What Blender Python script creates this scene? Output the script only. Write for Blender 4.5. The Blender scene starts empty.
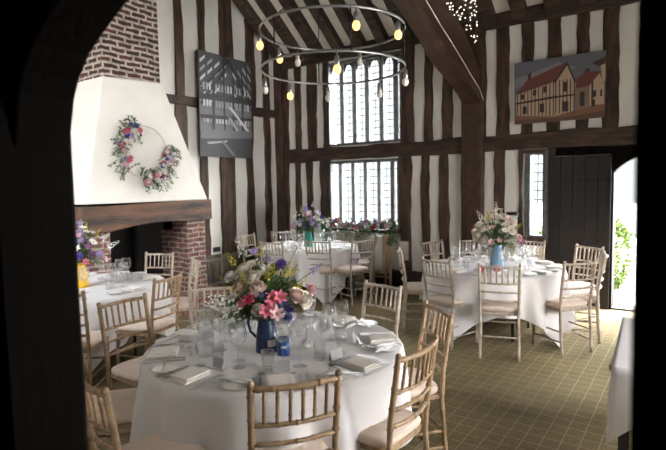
import bpy, math, random
from mathutils import Vector, Matrix
V = Vector
PI = math.pi
C = bpy.context.scene.collection
rnd = random.Random(7)

# ------------------------------------------------------------------ materials
MATS = {}
def mat(name, col, rough=.6, metal=0., noise=0., nscale=8., stretch=(1, 1, 1), col2=None, bump=0., bscale=30., spec=.5, sheen=0., trans=0.):
    m = bpy.data.materials.new(name); m.use_nodes = True
    nt = m.node_tree; b = nt.nodes['Principled BSDF']
    b.inputs['Base Color'].default_value = (*col, 1)
    b.inputs['Roughness'].default_value = rough
    b.inputs['Metallic'].default_value = metal
    b.inputs['Specular IOR Level'].default_value = spec
    if sheen: b.inputs['Sheen Weight'].default_value = sheen
    if trans: b.inputs['Transmission Weight'].default_value = trans
    if noise or bump:
        tc = nt.nodes.new('ShaderNodeTexCoord'); mp = nt.nodes.new('ShaderNodeMapping')
        mp.inputs['Scale'].default_value = stretch
        nt.links.new(tc.outputs['Object'], mp.inputs['Vector'])
    if noise:
        n = nt.nodes.new('ShaderNodeTexNoise'); n.inputs['Scale'].default_value = nscale; n.inputs['Detail'].default_value = 5
        r = nt.nodes.new('ShaderNodeValToRGB')
        c2 = col2 or tuple(c * (1 - noise) for c in col)
        r.color_ramp.elements[0].color = (*c2, 1); r.color_ramp.elements[1].color = (*col, 1)
        r.color_ramp.elements[0].position = .35; r.color_ramp.elements[1].position = .65
        nt.links.new(mp.outputs['Vector'], n.inputs['Vector']); nt.links.new(n.outputs['Fac'], r.inputs['Fac'])
        nt.links.new(r.outputs['Color'], b.inputs['Base Color'])
    if bump:
        n2 = nt.nodes.new('ShaderNodeTexNoise'); n2.inputs['Scale'].default_value = bscale; n2.inputs['Detail'].default_value = 4
        bp = nt.nodes.new('ShaderNodeBump'); bp.inputs['Strength'].default_value = bump; bp.inputs['Distance'].default_value = .02
        nt.links.new(mp.outputs['Vector'], n2.inputs['Vector']); nt.links.new(n2.outputs['Fac'], bp.inputs['Height'])
        nt.links.new(bp.outputs['Normal'], b.inputs['Normal'])
    MATS[name] = m
    return m
def emis(name, col, s):
    m = bpy.data.materials.new(name); m.use_nodes = True; nt = m.node_tree
    b = nt.nodes['Principled BSDF']; b.inputs['Base Color'].default_value = (*col, 1)
    b.inputs['Emission Color'].default_value = (*col, 1); b.inputs['Emission Strength'].default_value = s
    MATS[name] = m; return m

TIMBER = mat('timber', (.095, .046, .027), .65, noise=.6, nscale=5, stretch=(3, 3, .6), col2=(.020, .011, .008), bump=.6, bscale=22)
TIMBERX = mat('timber_rail', (.075, .040, .025), .65, noise=.6, nscale=5, stretch=(.6, 3, 3), col2=(.020, .011, .008), bump=.6, bscale=22)
REDWOOD = mat('brace_oak', (.075, .034, .018), .5, noise=.5, nscale=4, stretch=(3, .6, 2), col2=(.03, .014, .009), bump=.4, bscale=20)
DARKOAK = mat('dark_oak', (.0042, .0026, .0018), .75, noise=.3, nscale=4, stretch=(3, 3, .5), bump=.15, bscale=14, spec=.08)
DOOROAK = mat('door_oak', (.012, .007, .006), .6, noise=.5, nscale=5, stretch=(6, 3, .4), bump=.4, bscale=20)
PLASTER = mat('plaster', (.79, .765, .715), .9, noise=.07, nscale=3, bump=.35, bscale=7)
CEILP = mat('ceiling_plaster', (.80, .76, .69), .9, noise=.1, nscale=3, bump=.3, bscale=7)
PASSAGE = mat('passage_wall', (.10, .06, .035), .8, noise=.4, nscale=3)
PLINTH = mat('plinth_oak', (.16, .13, .10), .8, noise=.4, nscale=6, bump=.4)
LINTEL = mat('lintel_oak', (.15, .075, .042), .7, noise=.75, nscale=3.2, stretch=(2, .55, 3), col2=(.035, .026, .022), bump=.7, bscale=18)
SOOT = mat('soot', (.010, .009, .008), .95, noise=.4, nscale=5)
IRON = mat('iron', (.02, .02, .02), .45, metal=.7)
STEELBLK = mat('black_steel', (.015, .015, .017), .5)
CHROME = mat('cutlery_steel', (.50, .48, .46), .36, metal=1)
GALV = mat('ring_steel', (.34, .34, .34), .38, metal=.9)
LEAD = mat('lead_came', (.09, .09, .10), .6, metal=.2)
STONE = mat('mullion_oak', (.15, .155, .165), .7, noise=.4, nscale=8)
LINEN = mat('white_linen', (.68, .655, .655), .9, bump=.15, bscale=9)
NAPK = mat('napkin_linen', (.82, .77, .72), .85, bump=.2, bscale=60)
CHINA = mat('china', (.82, .80, .76), .2)
SLATE = mat('place_card', (.36, .35, .36), .6, noise=.2)
CUSH = mat('ivory_cushion', (.69, .56, .47), .85, noise=.08, nscale=20, bump=.1, bscale=50)
LIME = mat('limewash_wood', (.50, .42, .34), .5, noise=.4, nscale=14, stretch=(2, 2, .8), col2=(.30, .235, .175))
NATW = mat('honey_wood', (.40, .27, .155), .48, noise=.45, nscale=14, stretch=(2, 2, .8), col2=(.23, .145, .08))
GREYW = mat('grey_wood', (.23, .20, .17), .7, noise=.3, nscale=12)
PALEW = mat('pale_wood', (.55, .38, .24), .55, noise=.25, nscale=7, stretch=(3, 3, .6))
WHITEP = mat('white_paint', (.78, .77, .74), .6)
NAVY = mat('navy_enamel', (.012, .028, .085), .28)
BLUE = mat('blue_enamel', (.010, .055, .22), .3)
PALEBLUE = mat('pale_blue_enamel', (.16, .33, .50), .35)
TEAL = mat('teal_enamel', (.02, .30, .24), .3)
YELL = mat('yellow_enamel', (.80, .48, .02), .3)
LABELW = mat('label_white', (.80, .76, .76), .6)
LABELP = mat('label_red', (.70, .07, .06), .5)
LABELB = mat('label_blue', (.03, .07, .30), .5)
WAX = mat('wax', (.85, .80, .70), .5)
HOOPM = mat('hoop_cane', (.66, .60, .54), .6)
GRASS = mat('lawn', (.05, .07, .025), .9, noise=.4, nscale=9)
PAVE = mat('paving', (.30, .29, .28), .8, noise=.15, nscale=5)
OUTW = mat('garden_wall', (.30, .30, .28), .9)
HEDGE = mat('hedge_leaf', (.030, .045, .0035), .8, noise=.5, nscale=18, col2=(.010, .021, .0015), spec=.1)
GREEN = mat('leaf_green', (.055, .12, .03), .55, noise=.4, nscale=20)
LGREEN = mat('leaf_light_green', (.12, .19, .04), .55, noise=.4, nscale=20)
EUC = mat('leaf_grey_green', (.16, .24, .14), .6, noise=.3, nscale=20)
STEMG = mat('stem_green', (.07, .13, .03), .55)
FL = {}
for n, c in dict(cream=(.86, .80, .70), blush=(.86, .68, .62), white=(.86, .85, .82), pink=(.72, .17, .26), hotpink=(.62, .03, .16), purple=(.13, .06, .40),
                 lilac=(.42, .33, .60), blue=(.05, .08, .35), yellow=(.55, .48, .04), mauve=(.50, .22, .42), navyflower=(.02, .035, .13), palepink=(.80, .50, .55)).items():
    FL[n] = mat('petal_' + n, c, .6, noise=.15, nscale=25)
BULB = emis('warm_bulb', (1., .47, .13), .45)
BULBDIM = mat('clear_bulb', (.75, .72, .66), .12)
FAIRY = emis('fairy_bulb', (1., .88, .7), .35)

def glass(name, tint, rough=.02, ior=1.45, gl=.9, real=0):
    m = bpy.data.materials.new(name); m.use_nodes = True; nt = m.node_tree; nt.nodes.clear()
    o = nt.nodes.new('ShaderNodeOutputMaterial'); mx = nt.nodes.new('ShaderNodeMixShader')
    t = nt.nodes.new('ShaderNodeBsdfTransparent'); t.inputs['Color'].default_value = (*tint, 1)
    g = nt.nodes.new('ShaderNodeBsdfGlossy'); g.inputs['Roughness'].default_value = rough; g.inputs['Color'].default_value = (gl, gl, gl, 1)
    f = nt.nodes.new('ShaderNodeLayerWeight'); f.inputs['Blend'].default_value = .22
    mr = nt.nodes.new('ShaderNodeMapRange'); mr.inputs['To Min'].default_value = .03; mr.inputs['To Max'].default_value = .65; mr.inputs['From Min'].default_value = .1
    nt.links.new(f.outputs['Facing'], mr.inputs['Value']); nt.links.new(mr.outputs[0], mx.inputs['Fac']); nt.links.new(t.outputs[0], mx.inputs[1]); nt.links.new(g.outputs[0], mx.inputs[2])
    if real:
        gb = nt.nodes.new('ShaderNodeBsdfGlass'); gb.inputs['IOR'].default_value = 1.45; gb.inputs['Roughness'].default_value = .0
        m2 = nt.nodes.new('ShaderNodeMixShader'); m2.inputs['Fac'].default_value = real
        nt.links.new(mx.outputs[0], m2.inputs[1]); nt.links.new(gb.outputs[0], m2.inputs[2]); nt.links.new(m2.outputs[0], o.inputs['Surface'])
    else: nt.links.new(mx.outputs[0], o.inputs['Surface'])
    MATS[name] = m; return m
GLASS = glass('clear_glass', (.985, .99, .99), real=.08)
PANE = glass('window_glass', (.985, .99, .99), .05, gl=.25)

def brickmat(name, axes, c1, c2, mortar, ms=.009, scale=1.):
    m = bpy.data.materials.new(name); m.use_nodes = True; nt = m.node_tree; b = nt.nodes['Principled BSDF']
    tc = nt.nodes.new('ShaderNodeTexCoord'); sp = nt.nodes.new('ShaderNodeSeparateXYZ'); cb = nt.nodes.new('ShaderNodeCombineXYZ')
    nt.links.new(tc.outputs['Object'], sp.inputs[0])
    ad = nt.nodes.new('ShaderNodeMath'); ad.operation = 'ADD'
    nt.links.new(sp.outputs['X'], ad.inputs[0]); nt.links.new(sp.outputs['Y'], ad.inputs[1])
    nt.links.new(ad.outputs[0], cb.inputs['X'])
    if axes == 'top': nt.links.new(sp.outputs['Y'], cb.inputs['X']); nt.links.new(sp.outputs['X'], cb.inputs['Y'])
    else: nt.links.new(sp.outputs['Z'], cb.inputs['Y'])
    wn = nt.nodes.new('ShaderNodeTexNoise'); wn.inputs['Scale'].default_value = 6
    va = nt.nodes.new('ShaderNodeVectorMath'); va.operation = 'SCALE'; va.inputs['Scale'].default_value = .05
    nt.links.new(tc.outputs['Object'], wn.inputs['Vector']); nt.links.new(wn.outputs['Color'], va.inputs[0])
    vs = nt.nodes.new('ShaderNodeVectorMath'); vs.operation = 'ADD'
    nt.links.new(cb.outputs[0], vs.inputs[0]); nt.links.new(va.outputs[0], vs.inputs[1])
    br = nt.nodes.new('ShaderNodeTexBrick'); br.inputs['Scale'].default_value = scale
    br.inputs['Brick Width'].default_value = .215; br.inputs['Row Height'].default_value = .072; br.inputs['Mortar Size'].default_value = ms; br.inputs['Mortar Smooth'].default_value = .3
    br.inputs['Color1'].default_value = (*c1, 1); br.inputs['Color2'].default_value = (*c2, 1); br.inputs['Mortar'].default_value = (*mortar, 1)
    nt.links.new(vs.outputs[0], br.inputs['Vector'])
    n = nt.nodes.new('ShaderNodeTexNoise'); n.inputs['Scale'].default_value = 14; n.inputs['Detail'].default_value = 6
    nt.links.new(tc.outputs['Object'], n.inputs['Vector'])
    mx = nt.nodes.new('ShaderNodeMixRGB'); mx.blend_type = 'MULTIPLY'; mx.inputs['Fac'].default_value = .85
    rp = nt.nodes.new('ShaderNodeValToRGB'); rp.color_ramp.elements[0].position = .3; rp.color_ramp.elements[1].position = .7
    rp.color_ramp.elements[0].color = (.35, .35, .38, 1); rp.color_ramp.elements[1].color = (1.25, 1.2, 1.2, 1)
    nt.links.new(n.outputs['Fac'], rp.inputs['Fac']); nt.links.new(br.outputs['Color'], mx.inputs[1]); nt.links.new(rp.outputs['Color'], mx.inputs[2])
    nt.links.new(mx.outputs[0], b.inputs['Base Color']); b.inputs['Roughness'].default_value = .9
    bp = nt.nodes.new('ShaderNodeBump'); bp.inputs['Strength'].default_value = .8; bp.inputs['Distance'].default_value = .012; bp.invert = True
    nt.links.new(br.outputs['Fac'], bp.inputs['Height']); nt.links.new(bp.outputs['Normal'], b.inputs['Normal'])
    MATS[name] = m; return m
BRICK = brickmat('old_brick', 'side', (.12, .048, .035), (.055, .026, .022), (.50, .45, .38), .017)
BRICKL = brickmat('jamb_brick', 'side', (.25, .105, .075), (.15, .08, .065), (.40, .35, .30), .012)
HEARTH = brickmat('hearth_brick', 'top', (.30, .12, .085), (.23, .10, .08), (.30, .25, .21))

def carpet():
    m = bpy.data.materials.new('carpet'); m.use_nodes = True; nt = m.node_tree; b = nt.nodes['Principled BSDF']
    tc = nt.nodes.new('ShaderNodeTexCoord'); mp = nt.nodes.new('ShaderNodeMapping'); mp.inputs['Location'].default_value = (.03, .05, 0)
    nt.links.new(tc.outputs['Object'], mp.inputs['Vector'])
    wn = nt.nodes.new('ShaderNodeTexNoise'); wn.inputs['Scale'].default_value = 60
    va = nt.nodes.new('ShaderNodeVectorMath'); va.operation = 'SCALE'; va.inputs['Scale'].default_value = .004
    nt.links.new(tc.outputs['Object'], wn.inputs['Vector']); nt.links.new(wn.outputs['Color'], va.inputs[0])
    vs = nt.nodes.new('ShaderNodeVectorMath'); vs.operation = 'ADD'
    nt.links.new(mp.outputs[0], vs.inputs[0]); nt.links.new(va.outputs[0], vs.inputs[1])
    br = nt.nodes.new('ShaderNodeTexBrick'); br.offset = 0; br.squash = 1; br.inputs['Scale'].default_value = 1
    br.inputs['Brick Width'].default_value = .108; br.inputs['Row Height'].default_value = .118
    br.inputs['Mortar Size'].default_value = .0045; br.inputs['Mortar Smooth'].default_value = .5
    br.inputs['Color1'].default_value = (.27, .222, .125, 1); br.inputs['Color2'].default_value = (.245, .203, .113, 1)
    br.inputs['Mortar'].default_value = (.44, .375, .245, 1)
    nt.links.new(vs.outputs[0], br.inputs['Vector'])
    # fine woven rows inside each square
    sp = nt.nodes.new('ShaderNodeSeparateXYZ'); nt.links.new(vs.outputs[0], sp.inputs[0])
    w = nt.nodes.new('ShaderNodeTexWave'); w.bands_direction = 'Y'; w.inputs['Scale'].default_value = 16; w.inputs['Distortion'].default_value = 3
    w.inputs['Detail'].default_value = 3; w.inputs['Detail Scale'].default_value = 4
    nt.links.new(vs.outputs[0], w.inputs['Vector'])
    n = nt.nodes.new('ShaderNodeTexNoise'); n.inputs['Scale'].default_value = 1.1; n.inputs['Detail'].default_value = 3
    nt.links.new(tc.outputs['Object'], n.inputs['Vector'])
    rp = nt.nodes.new('ShaderNodeValToRGB'); rp.color_ramp.elements[0].color = (.72, .70, .66, 1); rp.color_ramp.elements[1].color = (1.15, 1.12, 1.05, 1)
    rp.color_ramp.elements[0].position = .35; rp.color_ramp.elements[1].position = .65
    nt.links.new(n.outputs['Fac'], rp.inputs['Fac'])
    r2 = nt.nodes.new('ShaderNodeValToRGB'); r2.color_ramp.elements[0].color = (.62, .6, .58, 1); r2.color_ramp.elements[1].color = (1.12, 1.1, 1.1, 1)
    nt.links.new(w.outputs['Fac'], r2.inputs['Fac'])
    m1 = nt.nodes.new('ShaderNodeMixRGB'); m1.blend_type = 'MULTIPLY'; m1.inputs[0].default_value = 1
    m2 = nt.nodes.new('ShaderNodeMixRGB'); m2.blend_type = 'MULTIPLY'; m2.inputs[0].default_value = 1
    nt.links.new(br.outputs['Color'], m1.inputs[1]); nt.links.new(rp.outputs['Color'], m1.inputs[2])
    nt.links.new(m1.outputs[0], m2.inputs[1]); nt.links.new(r2.outputs['Color'], m2.inputs[2])
    nt.links.new(m2.outputs[0], b.inputs['Base Color']); b.inputs['Roughness'].default_value = .95; b.inputs['Specular IOR Level'].default_value = .15
    bp = nt.nodes.new('ShaderNodeBump'); bp.inputs['Strength'].default_value = .4; bp.inputs['Distance'].default_value = .006
    nt.links.new(w.outputs['Fac'], bp.inputs['Height']); nt.links.new(bp.outputs['Normal'], b.inputs['Normal'])
    return m
CARPET = carpet()

# ------------------------------------------------------------------ mesh builder
class MB:
    def __init__(s): s.v = []; s.f = []; s.sm = []; s.mi = []
    def add(s, vs, fs, smooth=False, mi=0):
        o = len(s.v); s.v += [tuple(v) for v in vs]
        for f in fs: s.f.append(tuple(i + o for i in f)); s.sm.append(smooth); s.mi.append(mi)
        return s
    def box(s, c, d, rz=0, mi=0, taper=1.):
        hx, hy, hz = d[0] / 2, d[1] / 2, d[2] / 2; vs = []
        cr, sr = math.cos(rz), math.sin(rz)
        for z in (-1, 1):
            k = 1 if z < 0 else taper
            for x, y in ((-1, -1), (1, -1), (1, 1), (-1, 1)):
                X, Y = x * hx * k, y * hy * k
                vs.append((c[0] + X * cr - Y * sr, c[1] + X * sr + Y * cr, c[2] + z * hz))
        return s.add(vs, [(3, 2, 1, 0), (4, 5, 6, 7), (0, 1, 5, 4), (1, 2, 6, 5), (2, 3, 7, 6), (3, 0, 4, 7)], mi=mi)
    def bb(s, x0, x1, y0, y1, z0, z1, mi=0): return s.box(((x0 + x1) / 2, (y0 + y1) / 2, (z0 + z1) / 2), (x1 - x0, y1 - y0, z1 - z0), mi=mi)
    def tube(s, pts, rad, n=8, closed=False, mi=0, caps=True):
        pts = [V(p) for p in pts]; L = len(pts)
        if not hasattr(rad, '__len__'): rad = [rad] * L
        vs = []; fs = []; ref = None
        for i, p in enumerate(pts):
            if closed: t = pts[(i + 1) % L] - pts[i - 1]
            else: t = pts[min(i + 1, L - 1)] - pts[max(i - 1, 0)]
            t = t.normalized() if t.length > 1e-9 else V((0, 0, 1))
            if ref is None: ref = V((0, 0, 1)) if abs(t.z) < .9 else V((1, 0, 0))
            a = ref - t * ref.dot(t)
            if a.length < 1e-6: a = t.orthogonal()
            a.normalize(); ref = a; b = t.cross(a)
            for k in range(n):
                q = 2 * PI * k / n; vs.append(p + (a * math.cos(q) + b * math.sin(q)) * rad[i])
        for i in range(L if closed else L - 1):
            j = (i + 1) % L
            for k in range(n): fs.append((i * n + k, i * n + (k + 1) % n, j * n + (k + 1) % n, j * n + k))
        if caps and not closed: fs.append(tuple(range(n - 1, -1, -1))); fs.append(tuple((L - 1) * n + k for k in range(n)))
        return s.add(vs, fs, True, mi)
    def lathe(s, prof, n=24, c=(0, 0, 0), mi=0, smooth=True):
        vs = []; fs = []
        for r, z in prof:
            for k in range(n):
                q = 2 * PI * k / n; vs.append((c[0] + r * math.cos(q), c[1] + r * math.sin(q), c[2] + z))
        for i in range(len(prof) - 1):
            for k in range(n): fs.append((i * n + k, i * n + (k + 1) % n, (i + 1) * n + (k + 1) % n, (i + 1) * n + k))
        if prof[0][0] > 1e-4: fs.append(tuple(range(n - 1, -1, -1)))
        if prof[-1][0] > 1e-4 and prof[-1] != prof[0]: fs.append(tuple((len(prof) - 1) * n + k for k in range(n)))
        return s.add(vs, fs, smooth, mi)
    def prism(s, poly, off, mi=0):
        n = len(poly); a = [V(p) for p in poly]; b = [p + V(off) for p in a]
        return s.add(a + b, [tuple(range(n - 1, -1, -1)), tuple(range(n, 2 * n))] + [(i, (i + 1) % n, n + (i + 1) % n, n + i) for i in range(n)], mi=mi)
    def poly(s, pts, mi=0): return s.add(pts, [tuple(range(len(pts)))], mi=mi)
    def sphere(s, c, r, n=10, m=7, mi=0, sc=(1, 1, 1)):
        vs = [(c[0], c[1], c[2] - r * sc[2])]; fs = []
        for i in range(1, m):
            a = PI * i / m
            for k in range(n):
                q = 2 * PI * k / n
                vs.append((c[0] + r * sc[0] * math.sin(a) * math.cos(q), c[1] + r * sc[1] * math.sin(a) * math.sin(q), c[2] - r * sc[2] * math.cos(a)))
        vs.append((c[0], c[1], c[2] + r * sc[2]))
        for k in range(n): fs.append((0, 1 + (k + 1) % n, 1 + k))
        for i in range(m - 2):
            for k in range(n): fs.append((1 + i * n + k, 1 + i * n + (k + 1) % n, 1 + (i + 1) * n + (k + 1) % n, 1 + (i + 1) * n + k))
        for k in range(n): fs.append((len(vs) - 1, 1 + (m - 2) * n + k, 1 + (m - 2) * n + (k + 1) % n))
        return s.add(vs, fs, True, mi)
    def leaf(s, p, d, up, L, W, mi=0, curl=.15):
        p = V(p); d = V(d).normalized(); sd = d.cross(V(up))
        if sd.length < 1e-4: sd = d.orthogonal()
        sd.normalize(); nn = sd.cross(d)
        a = p; m1 = p + d * L * .45 - nn * L * .04; e = p + d * L - nn * L * curl
        l = p + d * L * .42 + sd * W / 2 + nn * W * .18; r = p + d * L * .42 - sd * W / 2 + nn * W * .18
        return s.add([a, l, e, r, m1], [(0, 4, 1), (1, 4, 2), (2, 4, 3), (3, 4, 0)], True, mi)
    def timber(s, p0, p1, w, d, nrm, seed=0, wob=.012, n=10, mi=0):
        """hewn beam from p0 to p1 along the wall: width w, depth d, out of the wall along nrm"""
        r = random.Random(seed); p0 = V(p0); p1 = V(p1); t = (p1 - p0).normalized(); nrm = V(nrm).normalized(); sd = t.cross(nrm).normalized()
        vs = []; fs = []; o1 = o2 = 0
        for i in range(n + 1):
            c = p0.lerp(p1, i / n); o1 = o1 * .6 + r.uniform(-wob, wob); o2 = o2 * .6 + r.uniform(-wob, wob); dd = d + r.uniform(-.2, .2) * wob
            a = -w / 2 + o1; b = w / 2 + o2; ch = min(.012, w * .08)
            for (x, y) in ((a, -.02), (b, -.02), (b, dd - ch), (b - ch, dd), (a + ch, dd), (a, dd - ch)):
                vs.append(c + sd * x + nrm * y)
        for i in range(n):
            for k in range(6): fs.append((i * 6 + k, i * 6 + (k + 1) % 6, (i + 1) * 6 + (k + 1) % 6, (i + 1) * 6 + k))
        fs.append((5, 4, 3, 2, 1, 0)); fs.append(tuple(n * 6 + k for k in range(6)))
        return s.add(vs, fs, False, mi)
    def mesh(s, name, mats):
        me = bpy.data.meshes.new(name); me.from_pydata(s.v, [], s.f)
        me.polygons.foreach_set('use_smooth', s.sm); me.polygons.foreach_set('material_index', s.mi)
        for m in (mats if isinstance(mats, (list, tuple)) else [mats]): me.materials.append(m)
        me.update()
        import bmesh
        bm = bmesh.new(); bm.from_mesh(me); bmesh.ops.recalc_face_normals(bm, faces=bm.faces); bm.to_mesh(me); bm.free()
        return me
    def build(s, name, mats, parent=None, bevel=0, loc=None):
        return link(name, s.mesh(name, mats), parent, bevel, loc)

def link(name, me, parent=None, bevel=0, loc=None, rz=None, mw=None):
    o = bpy.data.objects.new(name, me); C.objects.link(o)
    if parent: o.parent = parent
    if loc is not None: o.location = loc
    if rz is not None: o.rotation_euler = (0, 0, rz)
    if mw is not None: o.matrix_local = mw
    if bevel:
        b = o.modifiers.new('bevel', 'BEVEL'); b.width = bevel; b.segments = 2; b.limit_method = 'ANGLE'; b.angle_limit = .6
    return o
def tag(o, label, cat, group=None, kind=None):
    o['label'] = label; o['category'] = cat
    if group: o['group'] = group
    if kind: o['kind'] = kind
    return o
def thing(name, label, cat, loc=(0, 0, 0), rz=0, group=None):
    o = bpy.data.objects.new(name, None); C.objects.link(o); o.location = loc; o.rotation_euler = (0, 0, rz); o.empty_display_size = .1
    return tag(o, label, cat, group)
def struct(o): o['kind'] = 'structure'; return o
def kids(o): return [c for c in bpy.data.objects if c.parent == o]
def dup(proto_children, root):
    """copy part objects (and their sub-parts) of a thing under a new root"""
    for ch, subs in proto_children:
        c = ch.copy(); C.objects.link(c); c.parent = root
        for g in subs:
            d = g.copy(); C.objects.link(d); d.parent = c

# ------------------------------------------------------------------ the room
XL, YB, YF, XR = -6.64, 7.60, .62, 2.2
EAVE, RIDGE_Y, RIDGE_Z = 4.08, 4.10, 6.82
SL = (RIDGE_Z - EAVE) / (YB - RIDGE_Y)

fl = MB(); fl.bb(XL - .2, XR + .2, -1.8, YB + .02, -.1, 0); struct(fl.build('floor', CARPET))

def holed(mb, a0, a1, z0, z1, holes, put):
    xs = sorted({a0, a1, *[h[0] for h in holes], *[h[1] for h in holes]}); zs = sorted({z0, z1, *[h[2] for h in holes], *[h[3] for h in holes]})
    for i in range(len(xs) - 1):
        for j in range(len(zs) - 1):
            cx, cz = (xs[i] + xs[i + 1]) / 2, (zs[j] + zs[j + 1]) / 2
            if any(h[0] < cx < h[1] and h[2] < cz < h[3] for h in holes): continue
            put(xs[i], xs[i + 1], zs[j], zs[j + 1])
W1 = (-5.45, -3.97, 2.42, 3.86); W2 = (-5.45, -4.03, .96, 2.13); W3 = (-1.965, -1.745, .92, 2.11); DR = (-.90, .05, 0, 2.08)
wb = MB(); holed(wb, XL - .2, XR + .2, 0, EAVE + .12, [W1, W2, W3, DR], lambda a, b, c, d: wb.bb(a, b, YB, YB + .24, c, d))
wall_back = struct(wb.build('wall_back', PLASTER))
wl = MB(); gp = [(XL, YF - .13, 0), (XL, YB, 0), (XL, YB, EAVE), (XL, RIDGE_Y, RIDGE_Z), (XL, YF - .13, EAVE)]
wl.prism(gp, (-.2, 0, 0)); wall_left = struct(wl.build('wall_left', PLASTER))
RW = [(2.3, 3.3, .85, 2.3), (3.6, 4.6, .85, 2.3)]
wr = MB(); holed(wr, YF - .13, YB, 0, EAVE, RW, lambda a, b, c, d: wr.bb(XR, XR + .2, a, b, c, d))
wr.prism([(XR, YB, EAVE), (XR, RIDGE_Y, RIDGE_Z), (XR, YF - .13, EAVE)], (.2, 0, 0)); wall_right = struct(wr.build('wall_right', PLASTER))
wf = MB()
FW = [(-5.4, -4.2, 1.9, 3.2)]
holed(wf, XL, XR, 0, EAVE, FW + [(-1.46, .12, 0, 2.5)], lambda a, b, c, d: wf.bb(a, b, .50, YF, c, d))
wall_front = struct(wf.build('wall_front', PLASTER))
# lining of the passage side, with the doorway's timber frame
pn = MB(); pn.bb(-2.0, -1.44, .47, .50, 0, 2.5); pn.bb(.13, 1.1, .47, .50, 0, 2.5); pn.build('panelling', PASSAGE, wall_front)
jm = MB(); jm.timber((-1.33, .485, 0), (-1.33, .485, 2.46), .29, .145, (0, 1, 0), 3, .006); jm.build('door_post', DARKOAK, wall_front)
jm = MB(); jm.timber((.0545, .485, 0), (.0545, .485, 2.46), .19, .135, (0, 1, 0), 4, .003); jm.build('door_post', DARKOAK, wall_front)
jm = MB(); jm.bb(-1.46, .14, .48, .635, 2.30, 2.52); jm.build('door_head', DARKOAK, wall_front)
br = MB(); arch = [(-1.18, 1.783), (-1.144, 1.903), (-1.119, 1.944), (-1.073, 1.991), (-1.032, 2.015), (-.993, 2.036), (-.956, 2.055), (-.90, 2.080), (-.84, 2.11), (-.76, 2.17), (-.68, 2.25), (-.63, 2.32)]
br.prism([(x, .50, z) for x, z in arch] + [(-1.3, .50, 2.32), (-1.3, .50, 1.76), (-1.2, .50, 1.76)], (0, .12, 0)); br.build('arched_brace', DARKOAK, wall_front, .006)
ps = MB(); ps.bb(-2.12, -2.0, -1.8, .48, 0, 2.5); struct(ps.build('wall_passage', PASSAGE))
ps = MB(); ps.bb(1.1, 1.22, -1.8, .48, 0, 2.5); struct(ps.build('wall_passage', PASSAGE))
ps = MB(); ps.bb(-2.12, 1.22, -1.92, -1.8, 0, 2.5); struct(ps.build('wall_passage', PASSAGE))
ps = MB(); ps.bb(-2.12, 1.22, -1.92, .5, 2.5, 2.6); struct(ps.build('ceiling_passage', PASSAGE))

ce = MB()
for y0, y1 in ((YB + .3, RIDGE_Y), (YF - .4, RIDGE_Y)):
    z0 = RIDGE_Z - abs(y0 - RIDGE_Y) * SL
    ce.prism([(XL - .2, y0, z0), (XL - .2, y1, RIDGE_Z), (XL - .2, y1, RIDGE_Z + .1), (XL - .2, y0, z0 + .1)], (XR - XL + .4, 0, 0))
ceiling = struct(ce.build('ceiling', CEILP))
nrm_s = V((0, -SL, -1)).normalized()
for k in range(20):
    x = -6.46 + .437 * k
    if x > 2.1: break
    r = MB(); r.timber((x, YB, EAVE - .0), (x, RIDGE_Y, RIDGE_Z - .0), .20, .13, nrm_s, 100 + k, .012); r.build('rafter', TIMBERX, ceiling)
    r = MB(); r.timber((x, YF, EAVE + .0), (x, RIDGE_Y, RIDGE_Z), .20, .13, V((0, SL, -1)), 200 + k, .012, 4); r.build('rafter', TIMBERX, ceiling)

# back wall timbers (axis X), nrm -Y
NB = (0, -1, 0)
def bstud(x0, x1, z0, z1, seed, d=.035, wob=.014, m=TIMBER, name='stud'):
    b = MB(); b.timber(((x0 + x1) / 2, YB, z0), ((x0 + x1) / 2, YB, z1), x1 - x0, d, NB, seed, wob); return b.build(name, m, wall_back)
RB, RT, WP = 2.15, 2.40, 3.925
for i, (a, b) in enumerate([(-6.66, -6.385), (-6.215, -6.085), (-5.93, -5.716), (-5.56, -5.44), (-3.985, -3.745), (-3.57, -3.425), (-3.27, -3.10), (-2.60, -2.578), (-2.424, -2.243), (-2.066, -1.905),
                            (-1.727, -1.555), (-1.365, -1.21), (-1.04, -.86), (-.635, -.35), (.0, .2), (.5, .7), (1.0, 1.2), (1.5, 1.7)]):
    bstud(a, b, RT - .03, WP + .05, 300 + i)
for i, (a, b) in enumerate([(-6.66, -6.41), (-6.27, -6.135), (-5.985, -5.825), (-5.65, -5.44), (-4.03, -3.81), (-3.622, -3.48), (-3.312, -3.16), (-2.465, -2.29), (-2.10, -2.035), (-1.70, -1.62), (.06, .24), (.55, .75), (1.1, 1.3), (1.6, 1.8)]):
    bstud(a, b, .2, RB + .03, 330 + i, wob=.02)
for (xa, xb, sd) in ((-6.7, -2.9, 1), (-2.62, XR, 2)):
    b = MB(); b.timber((xa, YB, (RB + RT) / 2), (xb, YB, (RB + RT) / 2), RT - RB, .06, NB, 350 + sd, .014, 24); b.build('rail', TIMBERX, wall_back)
    b = MB(); b.timber((xa, YB, WP + .09), (xb, YB, WP + .09), .20, .09, NB, 352 + sd, .01, 24); b.build('wall_plate', TIMBERX, wall_back)
for xa, xb in ((-6.7, -2.9), (-2.62, -.92), (.07, XR)):
    b = MB(); b.timber((xa, YB, .135), (xb, YB, .135), .27, .07, NB, 360, .01, 20); b.build('sill_beam', TIMBERX, wall_back)
b = MB(); b.timber((-2.765, YB, 0), (-2.765, YB, 4.12), .335, .12, NB, 370, .012, 14); b.build('main_post', REDWOOD, wall_back)
# dark boarding beside the door up to the rail
b = MB(); b.bb(-1.66, -.90, YB - .02, YB + .01, 2.05, RB + .02); b.bb(-.92, .08, YB - .04, YB + .01, 2.08, RB + .02); b.build('door_lintel', DARKOAK, wall_back)
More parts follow.
